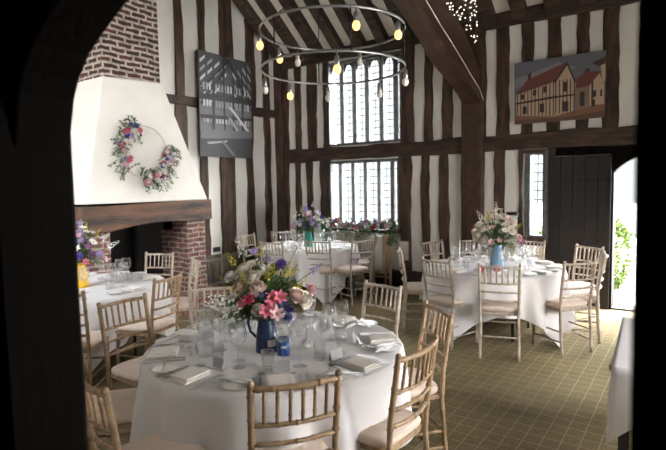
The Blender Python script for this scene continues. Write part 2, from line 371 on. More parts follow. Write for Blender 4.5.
# roof tie beam with the curved brace running out into the room
tb = MB(); tb.bb(-2.92, -2.60, YF, YB, 4.02, 4.36); tie = tb.build('tie_beam', TIMBERX, ceiling, .012)
cv = [(7.50, 2.86), (7.30, 2.98), (6.95, 3.12), (6.50, 3.25), (6.22, 3.37), (5.95, 3.52), (5.65, 3.66), (5.35, 3.80), (5.0, 3.93), (4.6, 4.05)]
up = [(5.9, 4.05), (6.2, 4.02), (6.55, 3.90), (6.9, 3.72), (7.25, 3.50), (7.50, 3.34)]
bp = MB(); bp.prism([(-2.90, y, z) for y, z in cv] + [(-2.90, y, z) for y, z in up], (.27, 0, 0)); bp.build('curved_brace', REDWOOD, ceiling, .012)

# left wall timbers (axis Y), nrm +X
NL = (1, 0, 0)
def lstud(y0, y1, z0, z1, seed, wob=.014, m=TIMBER, d=.035):
    b = MB(); b.timber((XL, (y0 + y1) / 2, z0), (XL, (y0 + y1) / 2, z1), y1 - y0, d, NL, seed, wob); return b.build('stud', m, wall_left)
def gz(y): return RIDGE_Z - abs(y - RIDGE_Y) * SL
for i, (a, b) in enumerate([(5.19, 5.36), (5.66, 5.815), (6.12, 6.425), (6.73, 6.945), (7.17, 7.335)]):
    lstud(a, b, 3.1, gz((a + b) / 2), 400 + i)
for i, (a, b) in enumerate([(5.17, 5.36), (5.60, 5.77), (6.035, 6.38), (6.67, 6.86), (7.15, 7.325)]):
    lstud(a, b, .58, 3.03, 410 + i, .022)
for i, y in enumerate((.9, 1.4, 1.9, 2.4, 2.9)):
    lstud(y, y + .17, 0, 4.1, 420 + i)
b = MB(); b.timber((XL, 7.56, 0), (XL, 7.56, 4.15), .20, .16, NL, 430, .012); b.build('corner_post', TIMBER, wall_left)
b = MB(); b.timber((XL, 4.90, 3.08), (XL, 7.55, 3.08), .15, .06, NL, 431, .012, 16); b.build('rail', TIMBERX, wall_left)
b = MB(); b.timber((XL, 5.1, .29), (XL, 7.5, .29), .58, .05, NL, 432, .01, 14); b.build('plinth', PLINTH, wall_left)


# ------------------------------------------------------------------ windows
def window(name, x0, x1, z0, z1, mull, rows, cols, arched, fr=.045, mw=.07, xtra=None, parent=None):
    w = struct(bpy.data.objects.new(name, None)); C.objects.link(w)
    f = MB(); y0, y1 = YB - .03, YB + .12
    f.bb(x0 - .01, x0 + fr, y0, y1, z0, z1); f.bb(x1 - fr, x1 + .01, y0, y1, z0, z1); f.bb(x0, x1, y0, y1, z0 - .01, z0 + fr); f.bb(x0, x1, y0, y1, z1 - fr, z1 + .01)
    f.build('frame', STONE, w)
    xs = [x0 + fr] + mull + [x1 - fr]
    for m in mull:
        b = MB(); b.prism([(m - mw / 2, YB + .02, z0), (m, YB - .025, z0), (m + mw / 2, YB + .02, z0), (m + mw / 2, YB + .12, z0), (m - mw / 2, YB + .12, z0)], (0, 0, z1 - z0)); b.build('mullion', STONE, w)
    for i in range(len(xs) - 1):
        a = xs[i] + (mw / 2 if i else 0); b_ = xs[i + 1] - (mw / 2 if i < len(xs) - 2 else 0)
        if arched:
            h = MB(); zt = z1 - fr; c = (a + b_) / 2; hw = (b_ - a) / 2; pts = []
            for k in range(9):
                t = k / 8; pts.append((a + (b_ - a) * t, zt - .015 - .14 * abs(2 * t - 1) ** 2.2))
            h.prism([(x, YB + .05, z) for x, z in pts] + [(b_, YB + .05, zt + .005), (a, YB + .05, zt + .005)], (0, .04, 0)); h.build('arched_head', STONE, w)
        l = MB()
        for r in range(1, rows):
            z = z0 + fr + (z1 - z0 - 2 * fr) * r / rows; l.bb(a, b_, YB + .068, YB + .076, z - .0055, z + .0055)
        for c in range(1, cols):
            x = a + (b_ - a) * c / cols; l.bb(x - .0055, x + .0055, YB + .068, YB + .076, z0 + fr, z1 - fr)
        l.build('lead_lattice', LEAD, w)
        p = MB(); p.bb(a, b_, YB + .071, YB + .073, z0 + fr, z1 - fr); p.build('pane', PANE, w)
    return w
w1 = window('window_1', -5.45, -3.97, 2.42, 3.86, [-5.175, -4.914, -4.655, -4.373, -4.103], 12, 2, True, .03, .085)
w2 = window('window_2', -5.45, -4.03, .96, 2.13, [-5.238, -4.967, -4.712, -4.438, -4.182], 9, 2, False, .035, .07)
w3 = window('window_3', -1.965, -1.745, .92, 2.11, [], 9, 2, False, .025)
b = MB(); b.timber((-1.985, YB - .0, .85), (-1.985, YB, 2.14), .045, .05, NB, 5, .004); b.build('casing', STONE, w3)
b = MB(); b.timber((-1.715, YB, .85), (-1.715, YB, 2.14), .06, .05, NB, 6, .004); b.build('casing', STONE, w3)
b = MB(); b.bb(-2.04, -1.68, YB - .05, YB + .01, .80, .92); b.bb(-2.04, -1.68, YB - .05, YB + .01, 2.11, 2.16); b.build('casing', TIMBER, w3)
b = MB(); b.bb(-5.5, -3.98, YB - .20, YB + .02, .90, .955); b.build('window_sill', TIMBERX, w2)
for nm, (y0, y1, z0, z1) in zip(('fill_window_4', 'fill_window_5'), RW):  # unseen openings added in the right wall, placed and sized for fill daylight
    w = struct(bpy.data.objects.new(nm, None)); C.objects.link(w); f = MB()
    f.bb(XR - .02, XR + .1, y0 - .01, y0 + .05, z0, z1); f.bb(XR - .02, XR + .1, y1 - .05, y1 + .01, z0, z1); f.bb(XR - .02, XR + .1, y0, y1, z0 - .01, z0 + .05); f.bb(XR - .02, XR + .1, y0, y1, z1 - .05, z1 + .01)
    f.build('frame', STONE, w)
    for k in range(1, 5):
        y = y0 + (y1 - y0) * k / 5; b = MB(); b.bb(XR, XR + .08, y - .03, y + .03, z0, z1); b.build('mullion', STONE, w)
    p = MB(); p.bb(XR + .05, XR + .052, y0, y1, z0, z1); p.build('pane', PANE, w)

for nm, (x0, x1, z0, z1) in zip(('fill_window_6',), FW):  # unseen front wall opening, added to bring fill light from the camera side
    w = struct(bpy.data.objects.new(nm, None)); C.objects.link(w); f = MB()
    f.bb(x0 - .01, x0 + .05, .52, YF + .02, z0, z1); f.bb(x1 - .05, x1 + .01, .52, YF + .02, z0, z1); f.bb(x0, x1, .52, YF + .02, z0 - .01, z0 + .05); f.bb(x0, x1, .52, YF + .02, z1 - .05, z1 + .01)
    f.build('frame', STONE, w)
    for k in range(1, 4):
        x = x0 + (x1 - x0) * k / 4; b = MB(); b.bb(x - .03, x + .03, .53, YF, z0, z1); b.build('mullion', STONE, w)
    p = MB(); p.bb(x0, x1, .55, .552, z0, z1); p.build('pane', PANE, w)

# ------------------------------------------------------------------ door and outside
d1 = struct(bpy.data.objects.new('door_1', None)); C.objects.link(d1)
dl = MB()
for k in range(5):
    x0 = -1.68 + k * .154; dl.bb(x0 + .002, x0 + .152, YB - .075, YB - .025, .02, 2.04)
dl.build('door_leaf', DOOROAK, d1, .004)
for z in (1.72, .55):
    h = MB(); h.prism([(-.91, YB - .084, z - .025), (-.91, YB - .084, z + .025), (-1.5, YB - .084, z + .012), (-1.56, YB - .084, z), (-1.5, YB - .084, z - .012)], (0, .01, 0))
    for q in range(6): h.sphere((-.98 - q * .1, YB - .086, z), .009, 6, 4)
    h.build('strap_hinge', IRON, d1)
h = MB(); h.tube([(-1.545, YB - .092, 1.20), (-1.50, YB - .092, 1.31), (-1.455, YB - .092, 1.20)], .007, 6, True); h.build('door_handle', IRON, d1)
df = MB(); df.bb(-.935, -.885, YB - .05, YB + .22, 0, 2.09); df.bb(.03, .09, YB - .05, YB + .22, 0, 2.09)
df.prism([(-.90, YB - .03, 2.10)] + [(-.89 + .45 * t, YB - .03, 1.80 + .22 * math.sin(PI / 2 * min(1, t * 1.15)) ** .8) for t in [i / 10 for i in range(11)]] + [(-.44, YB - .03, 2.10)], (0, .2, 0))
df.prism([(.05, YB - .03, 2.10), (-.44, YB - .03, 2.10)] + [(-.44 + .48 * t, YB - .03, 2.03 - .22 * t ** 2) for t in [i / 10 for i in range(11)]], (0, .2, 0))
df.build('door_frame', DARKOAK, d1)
th = MB(); th.bb(-.92, .06, YB - .03, YB + .27, -.02, .022); th.build('threshold', TIMBERX, d1)
pv = MB(); pv.bb(-12, 8, YB + .24, 24, -.22, -.12); struct(pv.build('ground_outside', GRASS))
pv = MB(); pv.bb(-1.9, 2.2, YB + .24, 18, -.12, -.05); struct(pv.build('path_outside', PAVE))
hd = MB(); hr = random.Random(5)
hd.sphere((-1.52, 9.35, .42), .55, 14, 9, sc=(1.0, 1.3, .98))
for i in range(3200):
    a = hr.uniform(0, 2 * PI); ph = math.acos(hr.uniform(-1, 1)); k = hr.uniform(.97, 1.12)
    n = V((math.sin(ph) * math.cos(a), math.sin(ph) * math.sin(a), math.cos(ph)))
    bx = V((math.copysign(abs(n.x) ** .7, n.x) * .60, math.copysign(abs(n.y) ** .7, n.y) * .85, math.copysign(abs(n.z) ** .7, n.z) * .56)) * k
    p = V((-1.52, 9.35, .50)) + bx
    if p.z < -.05: continue
    d = (n + V((hr.uniform(-.8, .8), hr.uniform(-.8, .8), hr.uniform(-.4, .9)))).normalized()
    hd.leaf(p, d, (hr.uniform(-1, 1), hr.uniform(-1, 1), 1), .075, .045)
tag(hd.build('hedge', HEDGE), 'bright green clipped hedge outside the open doorway', 'hedge')
sb = MB()
sb.tube([(-5.6, 12.5, -.2), (-5.55, 12.5, 1.0)], .06, 8)
for i in range(1600):
    a = hr.uniform(0, 2 * PI); ph = math.acos(hr.uniform(-1, 1)); n = V((math.sin(ph) * math.cos(a), math.sin(ph) * math.sin(a), math.cos(ph))); p = V((-5.6 + n.x * 1.1 * hr.uniform(.6, 1.1), 12.5 + n.y * .8, .72 + n.z * .78 * hr.uniform(.7, 1.1)))
    if p.z > -.1: sb.leaf(p, n + V((hr.uniform(-.8, .8), hr.uniform(-.8, .8), hr.uniform(-.4, .9))), (0, hr.uniform(-1, 1), 1), .14, .08)
tag(sb.build('shrub', HEDGE), 'green shrub seen faintly through the lower leaded window', 'shrub')
gw = MB(); gw.bb(-7, 6, 20, 20.3, -.1, .9); tag(gw.build('garden_wall', OUTW), 'pale low wall far outside beyond the open door', 'wall')

# ------------------------------------------------------------------ chimney
XC = -6.0
ch = struct(bpy.data.objects.new('wall_chimney', None)); C.objects.link(ch)
hb = [(3.30, 1.53), (5.206, 1.53), (4.48, 3.145), (3.61, 3.105)]
b = MB()
fr_ = [(XC, y, z) for y, z in hb]; bk = [(XL + .01, 3.30, 1.53), (XL + .01, 5.206, 1.53), (XL + .01, 4.48, 3.145), (XL + .01, 3.61, 3.105)]
b.add(fr_ + bk, [(0, 1, 2, 3), (4, 7, 6, 5), (0, 4, 5, 1), (1, 5, 6, 2), (2, 6, 7, 3), (3, 7, 4, 0)]); b.build('plaster_hood', PLASTER, ch, .02)
b = MB(); b.bb(XL + .01, XC - .035, 3.63, 4.47, 3.10, 6.6); b.build('brick_stack', BRICK, ch)
lp = [(3.27, 1.50), (5.25, 1.535), (5.25, 1.24)] + [(4.86 - 1.28 * t, 1.225 + .05 * math.sin(PI * t) + -.05 * t) for t in [i / 8 for i in range(9)]] + [(3.27, 1.18)]
b = MB(); b.prism([(XC - .33, y, z) for y, z in lp], (.36, 0, 0)); b.build('lintel_beam', LINTEL, ch, .012)
b = MB(); b.bb(XL + .01, XC - .33, 3.29, 3.60, 1.1, 1.53); b.bb(XL + .01, XC - .33, 4.80, 5.2, 1.1, 1.53); b.bb(XL + .01, XL + .1, 3.3, 5.2, 1.1, 1.6); b.build('rear_beam', SOOT, ch)
b = MB(); b.bb(XL + .01, XC, 4.80, 5.13, 0, 1.24); b.build('brick_jamb', BRICKL, ch)
b = MB(); b.bb(XL + .01, XC, 3.30, 3.60, 0, 1.22); b.build('brick_jamb', BRICKL, ch)
b = MB(); b.bb(XL + .01, XL + .03, 3.58, 4.82, .0, 1.6); b.build('fireback', SOOT, ch)
b = MB(); b.bb(XL + .03, XC - .3, 3.58, 4.82, 1.55, 1.58); b.build('flue_lid', SOOT, ch)
b = MB(); b.bb(XL + .02, -5.58, 3.2, 5.42, 0, .17); b.build('hearth', HEARTH, ch, .008)
st = thing('fire_flue', 'dark iron flue pipe standing inside the fireplace opening', 'flue', (-6.40, 4.22, .17))
b = MB(); b.lathe([(.09, 0), (.09, .06), (.06, .08), (.06, 1.30)], 16); b.build('pipe', IRON, st)
b = MB(); b.bb(-.14, .14, -.3, .3, 0, .025); b.build('base_plate', IRON, st)
gr = thing('fire_grate', 'low black iron grate inside the dark fireplace', 'grate', (-6.22, 4.1, .17))
b = MB()
for k in range(9): b.tube([(.1, -.36 + k * .09, .06), (.1, -.36 + k * .09, .30)], .008, 6)
b.build('bars', IRON, gr)
b = MB(); b.bb(.085, .115, -.38, .38, .28, .30); b.bb(.085, .115, -.38, .38, .05, .07)
for x in (-.1, .1):
    for y in (-.34, .34): b.bb(x - .012, x + .012, y - .012, y + .012, 0, .06)
b.bb(-.11, .11, -.38, .38, .05, .065); b.build('frame', IRON, gr)
so = thing('wall_socket', 'small black box fixed low on the white left wall', 'socket', (XL + .005, 5.90, .665))
b = MB(); b.bb(0, .02, -.075, .075, -.04, .04); b.build('face_plate', STEELBLK, so, .004)
b = MB()
for y in (-.035, .035): b.bb(.02, .024, y - .018, y + .018, -.018, .018)
b.build('sockets', IRON, so)
# spindle gate by the jamb
fg = thing('spindle_panel', 'grey wooden spindle panel standing on floor by the brick jamb', 'panel', (-6.50, 5.63, 0))
b = MB(); b.bb(-.012, .012, -.24, .24, .50, .54); b.bb(-.012, .012, -.24, .24, .10, .14); b.build('rails', GREYW, fg)
for k in range(8):
    b = MB(); b.tube([(0, -.21 + k * .06, .13), (0, -.21 + k * .06, .51)], .010, 6); b.build('spindle', GREYW, fg)
for y in (-.24, .24):
    b = MB(); b.bb(-.018, .018, y - .018, y + .018, 0, .57); b.bb(-.10, .10, y - .015, y + .015, 0, .03); b.build('post', GREYW, fg)

# ------------------------------------------------------------------ pictures
def canvas(name, label, O, U, Vv, thick, polys, cols, base):
    """O bottom-left front corner, U width vector, Vv height vector; polys in (u, v from top)"""
    O, U, Vv = V(O), V(U), V(Vv); N = U.cross(Vv).normalized()
    t = thing(name, label, 'picture', O - N * thick)
    o0 = O - N * thick
    b = MB(); q = [V((0, 0, 0)), U, U + Vv, Vv]; b.prism(q, N * thick); b.build('canvas', base, t)
    ms = list(cols.values()); ix = {k: i for i, k in enumerate(cols)}
    b = MB()
    for n, (c, pts) in enumerate(polys):
        b.poly([U * min(1, max(0, u)) + Vv * (1 - min(1, max(0, v))) + N * (thick + .0012 + .00025 * n) for u, v in pts], ix[c])
    b.build('printed_image', ms, t)
    return t
def flat(n, c): return mat('print_' + n, c, .55)
bw = dict(k=flat('black', (.012, .012, .014)), d=flat('dark', (.05, .051, .056)), m=flat('mid', (.15, .15, .165)), l=flat('light', (.36, .36, .38)), w=flat('white', (.62, .62, .64)))
P = []
pr = random.Random(11)
P.append(('d', [(0, 0), (1, 0), (1, 1), (0, 1)]))
P.append(('m', [(0, .45), (1, .45), (1, .75), (0, .75)]))
for k in range(5):      # roof slots of light, left slope
    for j in range(4):
        u = .02 + j * .13; v = .03 + k * .085 + j * .05 * (1 if k > 1 else .3)
        if v + u * .5 < .50: P.append(('l' if (k + j) % 2 else 'w', [(u, v + .055), (u + .09, v), (u + .09, v + .03), (u, v + .085)]))
for k in range(4):      # right slope
    for j in range(4):
        u = .62 + j * .1; v = .03 + k * .09 + (3 - j) * .035
        if v < .42: P.append(('l' if (k + j) % 2 else 'w', [(u, v), (u + .065, v + .06), (u + .065, v + .085), (u, v + .025)]))
for (a, b_, c, d) in ((.0, .36, .55, .02), (.0, .50, .50, .10), (.45, .02, 1, .42), (.55, .05, .98, .5), (.42, .0, .42, .5), (.72, .2, .72, .5)):
    P.append(('k', [(a, b_), (a + .045, b_), (c + .045, d), (c, d)]))
for r in range(3):
    for k in range(16):
        u = .06 + k * .056; P.append(('l' if pr.random() < .6 else 'w', [(u, .26 + r * .155 + .03), (u + .03, .26 + r * .155 + .03), (u + .03, .36 + r * .155), (u, .36 + r * .155)]))
P.append(('k', [(0, .40), (1, .38), (1, .44), (0, .455)])); P.append(('k', [(0, .60), (1, .58), (1, .61), (0, .635)]))
for u in (.22, .42, .6, .78): P.append(('k', [(u, .2), (u + .035, .2), (u + .035, .74), (u, .74)]))
P.append(('w', [(.52, .50), (.58, .50), (.94, .72), (.88, .72)])); P.append(('l', [(.5, .6), (.56, .6), (.74, .74), (.68, .74)]))
P.append(('m', [(0, .74), (1, .72), (1, .79), (0, .83)])); P.append(('l', [(.1, .86), (.5, .83), (.46, .85), (.14, .88)])); P.append(('m', [(.36, .84), (.42, .84), (.66, .98), (.58, .98)]))
canvas('canvas_print', 'black and white photo canvas of barn timbers on left wall', (XL + .10, 5.55, 2.22), (0, 1.17, 0), (.045, 0, 1.67), .04, P, bw, bw['d'])
cc = dict(s=flat('sky', (.115, .12, .145)), s2=flat('cloud', (.19, .19, .205)), r=flat('roof', (.13, .036, .024)), rd=flat('roof_dark', (.06, .022, .018)), w=flat('cream', (.46, .33, .225)), wd=flat('cream_shade', (.20, .14, .10)),
          k=flat('beam', (.035, .022, .018)), g=flat('road', (.19, .09, .048)), gd=flat('road_dark', (.10, .05, .03)))
P = [('s', [(0, 0), (1, 0), (1, 1), (0, 1)]), ('s2', [(0, .25), (.25, .18), (.5, .08), (.7, .2), (.4, .3), (0, .42)])]
P += [('g', [(0, .86), (.4, .88), (1, .78), (1, 1), (0, 1)]), ('gd', [(0, .93), (.6, .95), (1, .9), (1, 1), (0, 1)])]
P += [('w', [(.02, .50), (.46, .36), (.46, .92), (.02, .86)]), ('w', [(.46, .36), (.60, .11), (.69, .40), (.69, .86), (.46, .92)])]
P += [('r', [(.015, .52), (.15, .30), (.60, .09), (.46, .375)]), ('k', [(.455, .38), (.60, .085), (.70, .42), (.68, .42), (.60, .15), (.475, .40)])]
P += [('rd', [(.16, .30), (.16, .20), (.20, .17), (.20, .28)]), ('rd', [(.79, .33), (.79, .24), (.84, .24), (.84, .33)])]
P += [('wd', [(.70, .50), (.99, .50), (.99, .80), (.70, .86)]), ('r', [(.69, .52), (.71, .36), (.80, .29), (.94, .30), (.99, .48), (.86, .50)]), ('w', [(.84, .5), (.94, .33), (.99, .5), (.99, .8), (.84, .8)])]
P += [('k', [(.02, .645), (.46, .60), (.69, .60), (.69, .625), (.46, .635), (.02, .675)])]
for k in range(11): u = .03 + k * .042; P.append(('k', [(u, .51 - u * .3), (u + .011, .51 - u * .3), (u + .011, .87 + u * .1), (u, .87 + u * .1)]))
for k in range(6): u = .475 + k * .04; P.append(('k', [(u, .36), (u + .012, .36), (u + .012, .88), (u, .89)]))
for (a, b_, c, d) in ((.08, .52, .12, .60), (.22, .47, .26, .56), (.34, .43, .38, .53), (.56, .40, .61, .55), (.55, .70, .62, .86), (.10, .72, .15, .84), (.3, .7, .35, .84), (.74, .58, .79, .8), (.88, .58, .91, .68), (.95, .58, .97, .68), (.87, .72, .9, .82)):
    P.append(('k', [(a, b_), (c, b_), (c, d), (a, d)]))
P += [('k', [(.86, .45), (.88, .45), (.88, .80), (.86, .80)]), ('rd', [(.86, .16), (1, .10), (1, .2), (.95, .24), (.9, .2)]), ('w', [(.95, .22), (1, .2), (1, .48), (.97, .44)])]
canvas('canvas_print', 'colour photo canvas of half-timbered red-roofed house above door', (-2.145, YB - .085, 2.52), (1.145, 0, 0), (0, -.03, .845), .035, P, cc, cc['s'])

# ------------------------------------------------------------------ chandelier
CH = V((-2.64, 3.757, 0)); CR = .63; zl, zu = 2.72, 3.05
cn = thing('ring_chandelier', 'large two-tier steel ring chandelier hanging below the tie beam', 'chandelier', (CH.x, CH.y, 0))
cn.location = (CH.x, CH.y, zl)
for z in (0, zu - zl):
    b = MB(); n = 64
    vs = []; fs = []
    for k in range(n):
        a = 2 * PI * k / n
        for r, h in ((CR - .005, -.009), (CR + .005, -.009), (CR + .005, .009), (CR - .005, .009)): vs.append((r * math.cos(a), r * math.sin(a), z + h))
    for k in range(n):
        for q in range(4): fs.append((k * 4 + q, k * 4 + (q + 1) % 4, ((k + 1) % n) * 4 + (q + 1) % 4, ((k + 1) % n) * 4 + q))
    b.add(vs, fs, True); b.build('ring', GALV, cn)
for k in range(6):
    a = 2 * PI * (k + .3) / 6; b = MB(); b.tube([(CR * math.cos(a), CR * math.sin(a), 0), (CR * math.cos(a), CR * math.sin(a), zu - zl)], .006, 6); b.build('rod', IRON, cn)
for k in range(3):
    a = 2 * PI * (k + .15) / 3; b = MB(); p0 = V((CR * math.cos(a), CR * math.sin(a), zu - zl)); p1 = V((-.13, 0, 1.30))
    b.tube([p0.lerp(p1, t) + V((0, 0, -.18 * math.sin(PI * t))) for t in [i / 10 for i in range(11)]], .005, 6); b.build('suspension_cable', IRON, cn)
# lamps hang from both rings; angles seen from above
def lamp(a, z, lit, drop=.035):
    x, y = CR * math.cos(a), CR * math.sin(a)
    h = MB(); h.lathe([(.006, 0), (.006, -drop), (.019, -drop - .005), (.021, -drop - .07), (.017, -drop - .075)], 12, (x, y, z)); hh = h.build('lamp_holder', GALV, cn)
    g = MB(); g.sphere((x, y, z - drop - .105), .031, 12, 8, sc=(1, 1, 1.25)); g.build('bulb', BULB if lit else BULBDIM, hh)
LAMPS = [(225, 1, 1), (322, 1, 1), (3, 1, 1), (178, 1, 1), (158, 1, 0), (100, 1, 0), (308, 0, 1), (167, 0, 1), (130, 0, 0), (80, 0, 0), (25, 0, 0), (203, 0, 0)]
for a, t, l in LAMPS: lamp(math.radians(a), (zu - zl) if t else 0, l)

# fairy lights over the brace
fy = thing('fairy_lights', 'cluster of tiny white fairy lights strung over the tie beam', 'string lights', (-2.585, 6.9, 4.02))
b = MB(); pts = []; fr = random.Random(4)
for k in range(90):
    y = 5.95 + fr.random() * 1.25; lo = 3.62 + (7.2 - y) * .25; z = lo + (4.30 - lo) * fr.random()
    pts.append(V((-2.585, y, z)))
pts.sort(key=lambda p: (round(p.y * 8), p.z if int(p.y * 8) % 2 else -p.z))
off = V((-2.585, 6.9, 4.02))
b.tube([p - off for p in pts], .0022, 4); b.build('wire', LEAD, fy)
fbm = MB().sphere((0, 0, 0), .0085, 6, 4).mesh('fairy_bulb', FAIRY)
for p in pts: link('fairy_bulb', fbm, fy, loc=p - off + V((.01, 0, 0)))
b = MB(); b.tube([V((-2.585, y, z)) - off + V((.012, 0, 0)) for y, z in ((4.2, 4.2), (5.0, 3.99), (5.4, 3.84), (5.9, 3.62), (6.4, 3.42), (6.95, 3.18), (7.3, 3.04), (7.45, 2.9))], .006, 6); b.build('cable', WHITEP, fy)

# ------------------------------------------------------------------ flowers
MESH = {}
def petal(mb, az, el0, el1, L, W, r0=.0, z0=0., mi=0, cup=.25):
    """petal leaving the axis at azimuth az, rising from elevation el0 to el1"""
    ca, sa = math.cos(az), math.sin(az); rows = []; r, z = r0, z0; n = 4
    for i in range(n + 1):
        t = i / n; e = el0 + (el1 - el0) * t; w = W * (.35 + 1.5 * t * (1.15 - t) * 1.3) * (1 if i < n else .55)
        rows.append((r, z, w)); r += math.cos(e) * L / n; z += math.sin(e) * L / n
    vs = []
    for r, z, w in rows:
        for q in (-.5, 0, .5):
            x, y = r - abs(q) * cup * w * .6, q * w; vs.append((x * ca - y * sa, x * sa + y * ca, z + abs(q) * cup * w))
    fs = []
    for i in range(n):
        for q in range(2): fs.append((i * 3 + q, i * 3 + q + 1, (i + 1) * 3 + q + 1, (i + 1) * 3 + q))
    mb.add(vs, fs, True, mi)
def bloom(kind, col, s):
    key = (kind, col, round(s, 3))
    if key in MESH: return MESH[key]
    b = MB(); m = FL[col]
    if kind == 'rose':
        for ring, (n, e0, e1, L, W, r0, h) in enumerate(((7, -.1, .9, .66, .66, .14, -.05), (7, .3, 1.35, .62, .6, .16, 0), (6, .7, 1.9, .62, .56, .18, .02), (5, .9, 2.4, .60, .50, .14, .06), (4, 1.2, 2.7, .5, .42, .07, .1))):
            for k in range(n): petal(b, 2 * PI * (k + .37 * ring) / n, e0, e1, L * s, W * s, r0 * s, h * s)
        b.sphere((0, 0, .28 * s), .24 * s, 8, 5)
    elif kind == 'star':
        for k in range(6): petal(b, 2 * PI * k / 6, .9, .15, .95 * s, .42 * s, .03 * s)
        for k in range(5): a = 2 * PI * k / 5; b.tube([(0, 0, 0), (.18 * s * math.cos(a), .18 * s * math.sin(a), .55 * s)], .02 * s, 4, mi=1)
        m = [FL[col], FL['yellow']]
    elif kind == 'daisy':
        for k in range(11): petal(b, 2 * PI * k / 11, .25, .0, .9 * s, .30 * s, .1 * s, cup=.1)
        b.sphere((0, 0, .06 * s), .24 * s, 8, 5, 1, (1, 1, .6)); m = [FL[col], FL['yellow']]
    elif kind == 'spike':
        r = random.Random(3); b.tube([(0, 0, -1.2 * s), (0, 0, 2.4 * s)], .05 * s, 5, mi=1)
        for k in range(22):
            t = k / 21; a = k * 2.4; z = 2.4 * s * t; w = s * (.62 - .42 * t); c = V((.25 * w * math.cos(a), .25 * w * math.sin(a), z))
            for j in range(5):
                q = 2 * PI * j / 5; ax = V((math.cos(a), math.sin(a), .3)).normalized(); u = ax.orthogonal().normalized(); v = ax.cross(u)
                d = (ax * .5 + u * math.cos(q) + v * math.sin(q)); b.leaf(c + ax * w * .5, d, ax, w * .55, w * .4)
        m = [FL[col], STEMG]
    elif kind == 'pom':
        r = random.Random(9)
        for k in range(46):
            z = 1 - 2 * (k + .5) / 46; a = k * 2.4; q = math.sqrt(1 - z * z); n = V((q * math.cos(a), q * math.sin(a), z)); b.leaf(n * .35 * s, n + V((0, 0, .25)), n.orthogonal(), .6 * s, .34 * s)
        b.sphere((0, 0, 0), .42 * s, 8, 5)
    MESH[key] = b.mesh(kind, m); return MESH[key]
KN = dict(rose='rose_bloom', star='lily_bloom', daisy='daisy_bloom', spike='flower_spike', pom='pompom_bloom')
def orient(p, d, s=1, spin=0):
    d = V(d).normalized(); q = d.to_track_quat('Z', 'Y'); return Matrix.Translation(V(p)) @ q.to_matrix().to_4x4() @ Matrix.Rotation(spin, 4, 'Z') @ Matrix.Scale(s, 4)
def spray(mb, p, d, L, n, lw, ll, r, mi=0, stemmi=1):
    p = V(p); d = V(d).normalized(); sag = V((0, 0, -.25)) * L; pts = [p + d * L * t + sag * t * t for t in [i / 6 for i in range(7)]]
    mb.tube(pts, .0022, 4, mi=stemmi)
    for k in range(n):
        t = .2 + .8 * k / n; i = min(5, int(t * 6)); c = pts[i].lerp(pts[i + 1], t * 6 - i); sd = V((r.uniform(-1, 1), r.uniform(-1, 1), r.uniform(-.4, .8)))
        mb.leaf(c, d * .6 + sd, V((r.uniform(-.5, .5), r.uniform(-.5, .5), 1)), ll * r.uniform(.7, 1.2), lw * r.uniform(.7, 1.2), mi)

def bouquet(label, loc, R, H, blooms, seed, leaves=26):
    t = thing('flower_bouquet', label, 'flowers', loc, 0, None); r = random.Random(seed)
    stem = MB(); lf = MB()
    for kind, col, s, az, el, k in blooms:
        d = V((math.cos(az) * math.cos(el), math.sin(az) * math.cos(el), math.sin(el)))
        p = V((d.x * R * k, d.y * R * k, max(.02, d.z * H * k)))
        stem.tube([(d.x * .02, d.y * .02, -.08), (p.x * .45, p.y * .45, p.z * .55), tuple(p)], .003, 5)
        link(KN[kind], bloom(kind, col, s), t, mw=orient(p, d + V((0, 0, .35)), r.uniform(.85, 1.15), r.uniform(0, 6)))
    for k in range(leaves):
        az = r.uniform(0, 2 * PI); el = r.uniform(-.35, 1.4); d = V((math.cos(az) * math.cos(el), math.sin(az) * math.cos(el), math.sin(el)))
        spray(lf, d * .025, V((d.x * R, d.y * R, d.z * H + .02)), (R + H) * .5 * r.uniform(.6, 1.05), 9, .022, .055, r, 0 if k % 3 else 2)
    stem.build('stems', STEMG, t); lf.build('foliage', [GREEN, STEMG, LGREEN], t)
    return t
def rb(spec, seed):
    r = random.Random(seed); out = []
    for kind, col, s, n, k0, k1, e0, e1 in spec:
        for i in range(n): out.append((kind, col, s * r.uniform(.85, 1.15), r.uniform(0, 2 * PI), r.uniform(e0, e1), r.uniform(k0, k1)))
    return out

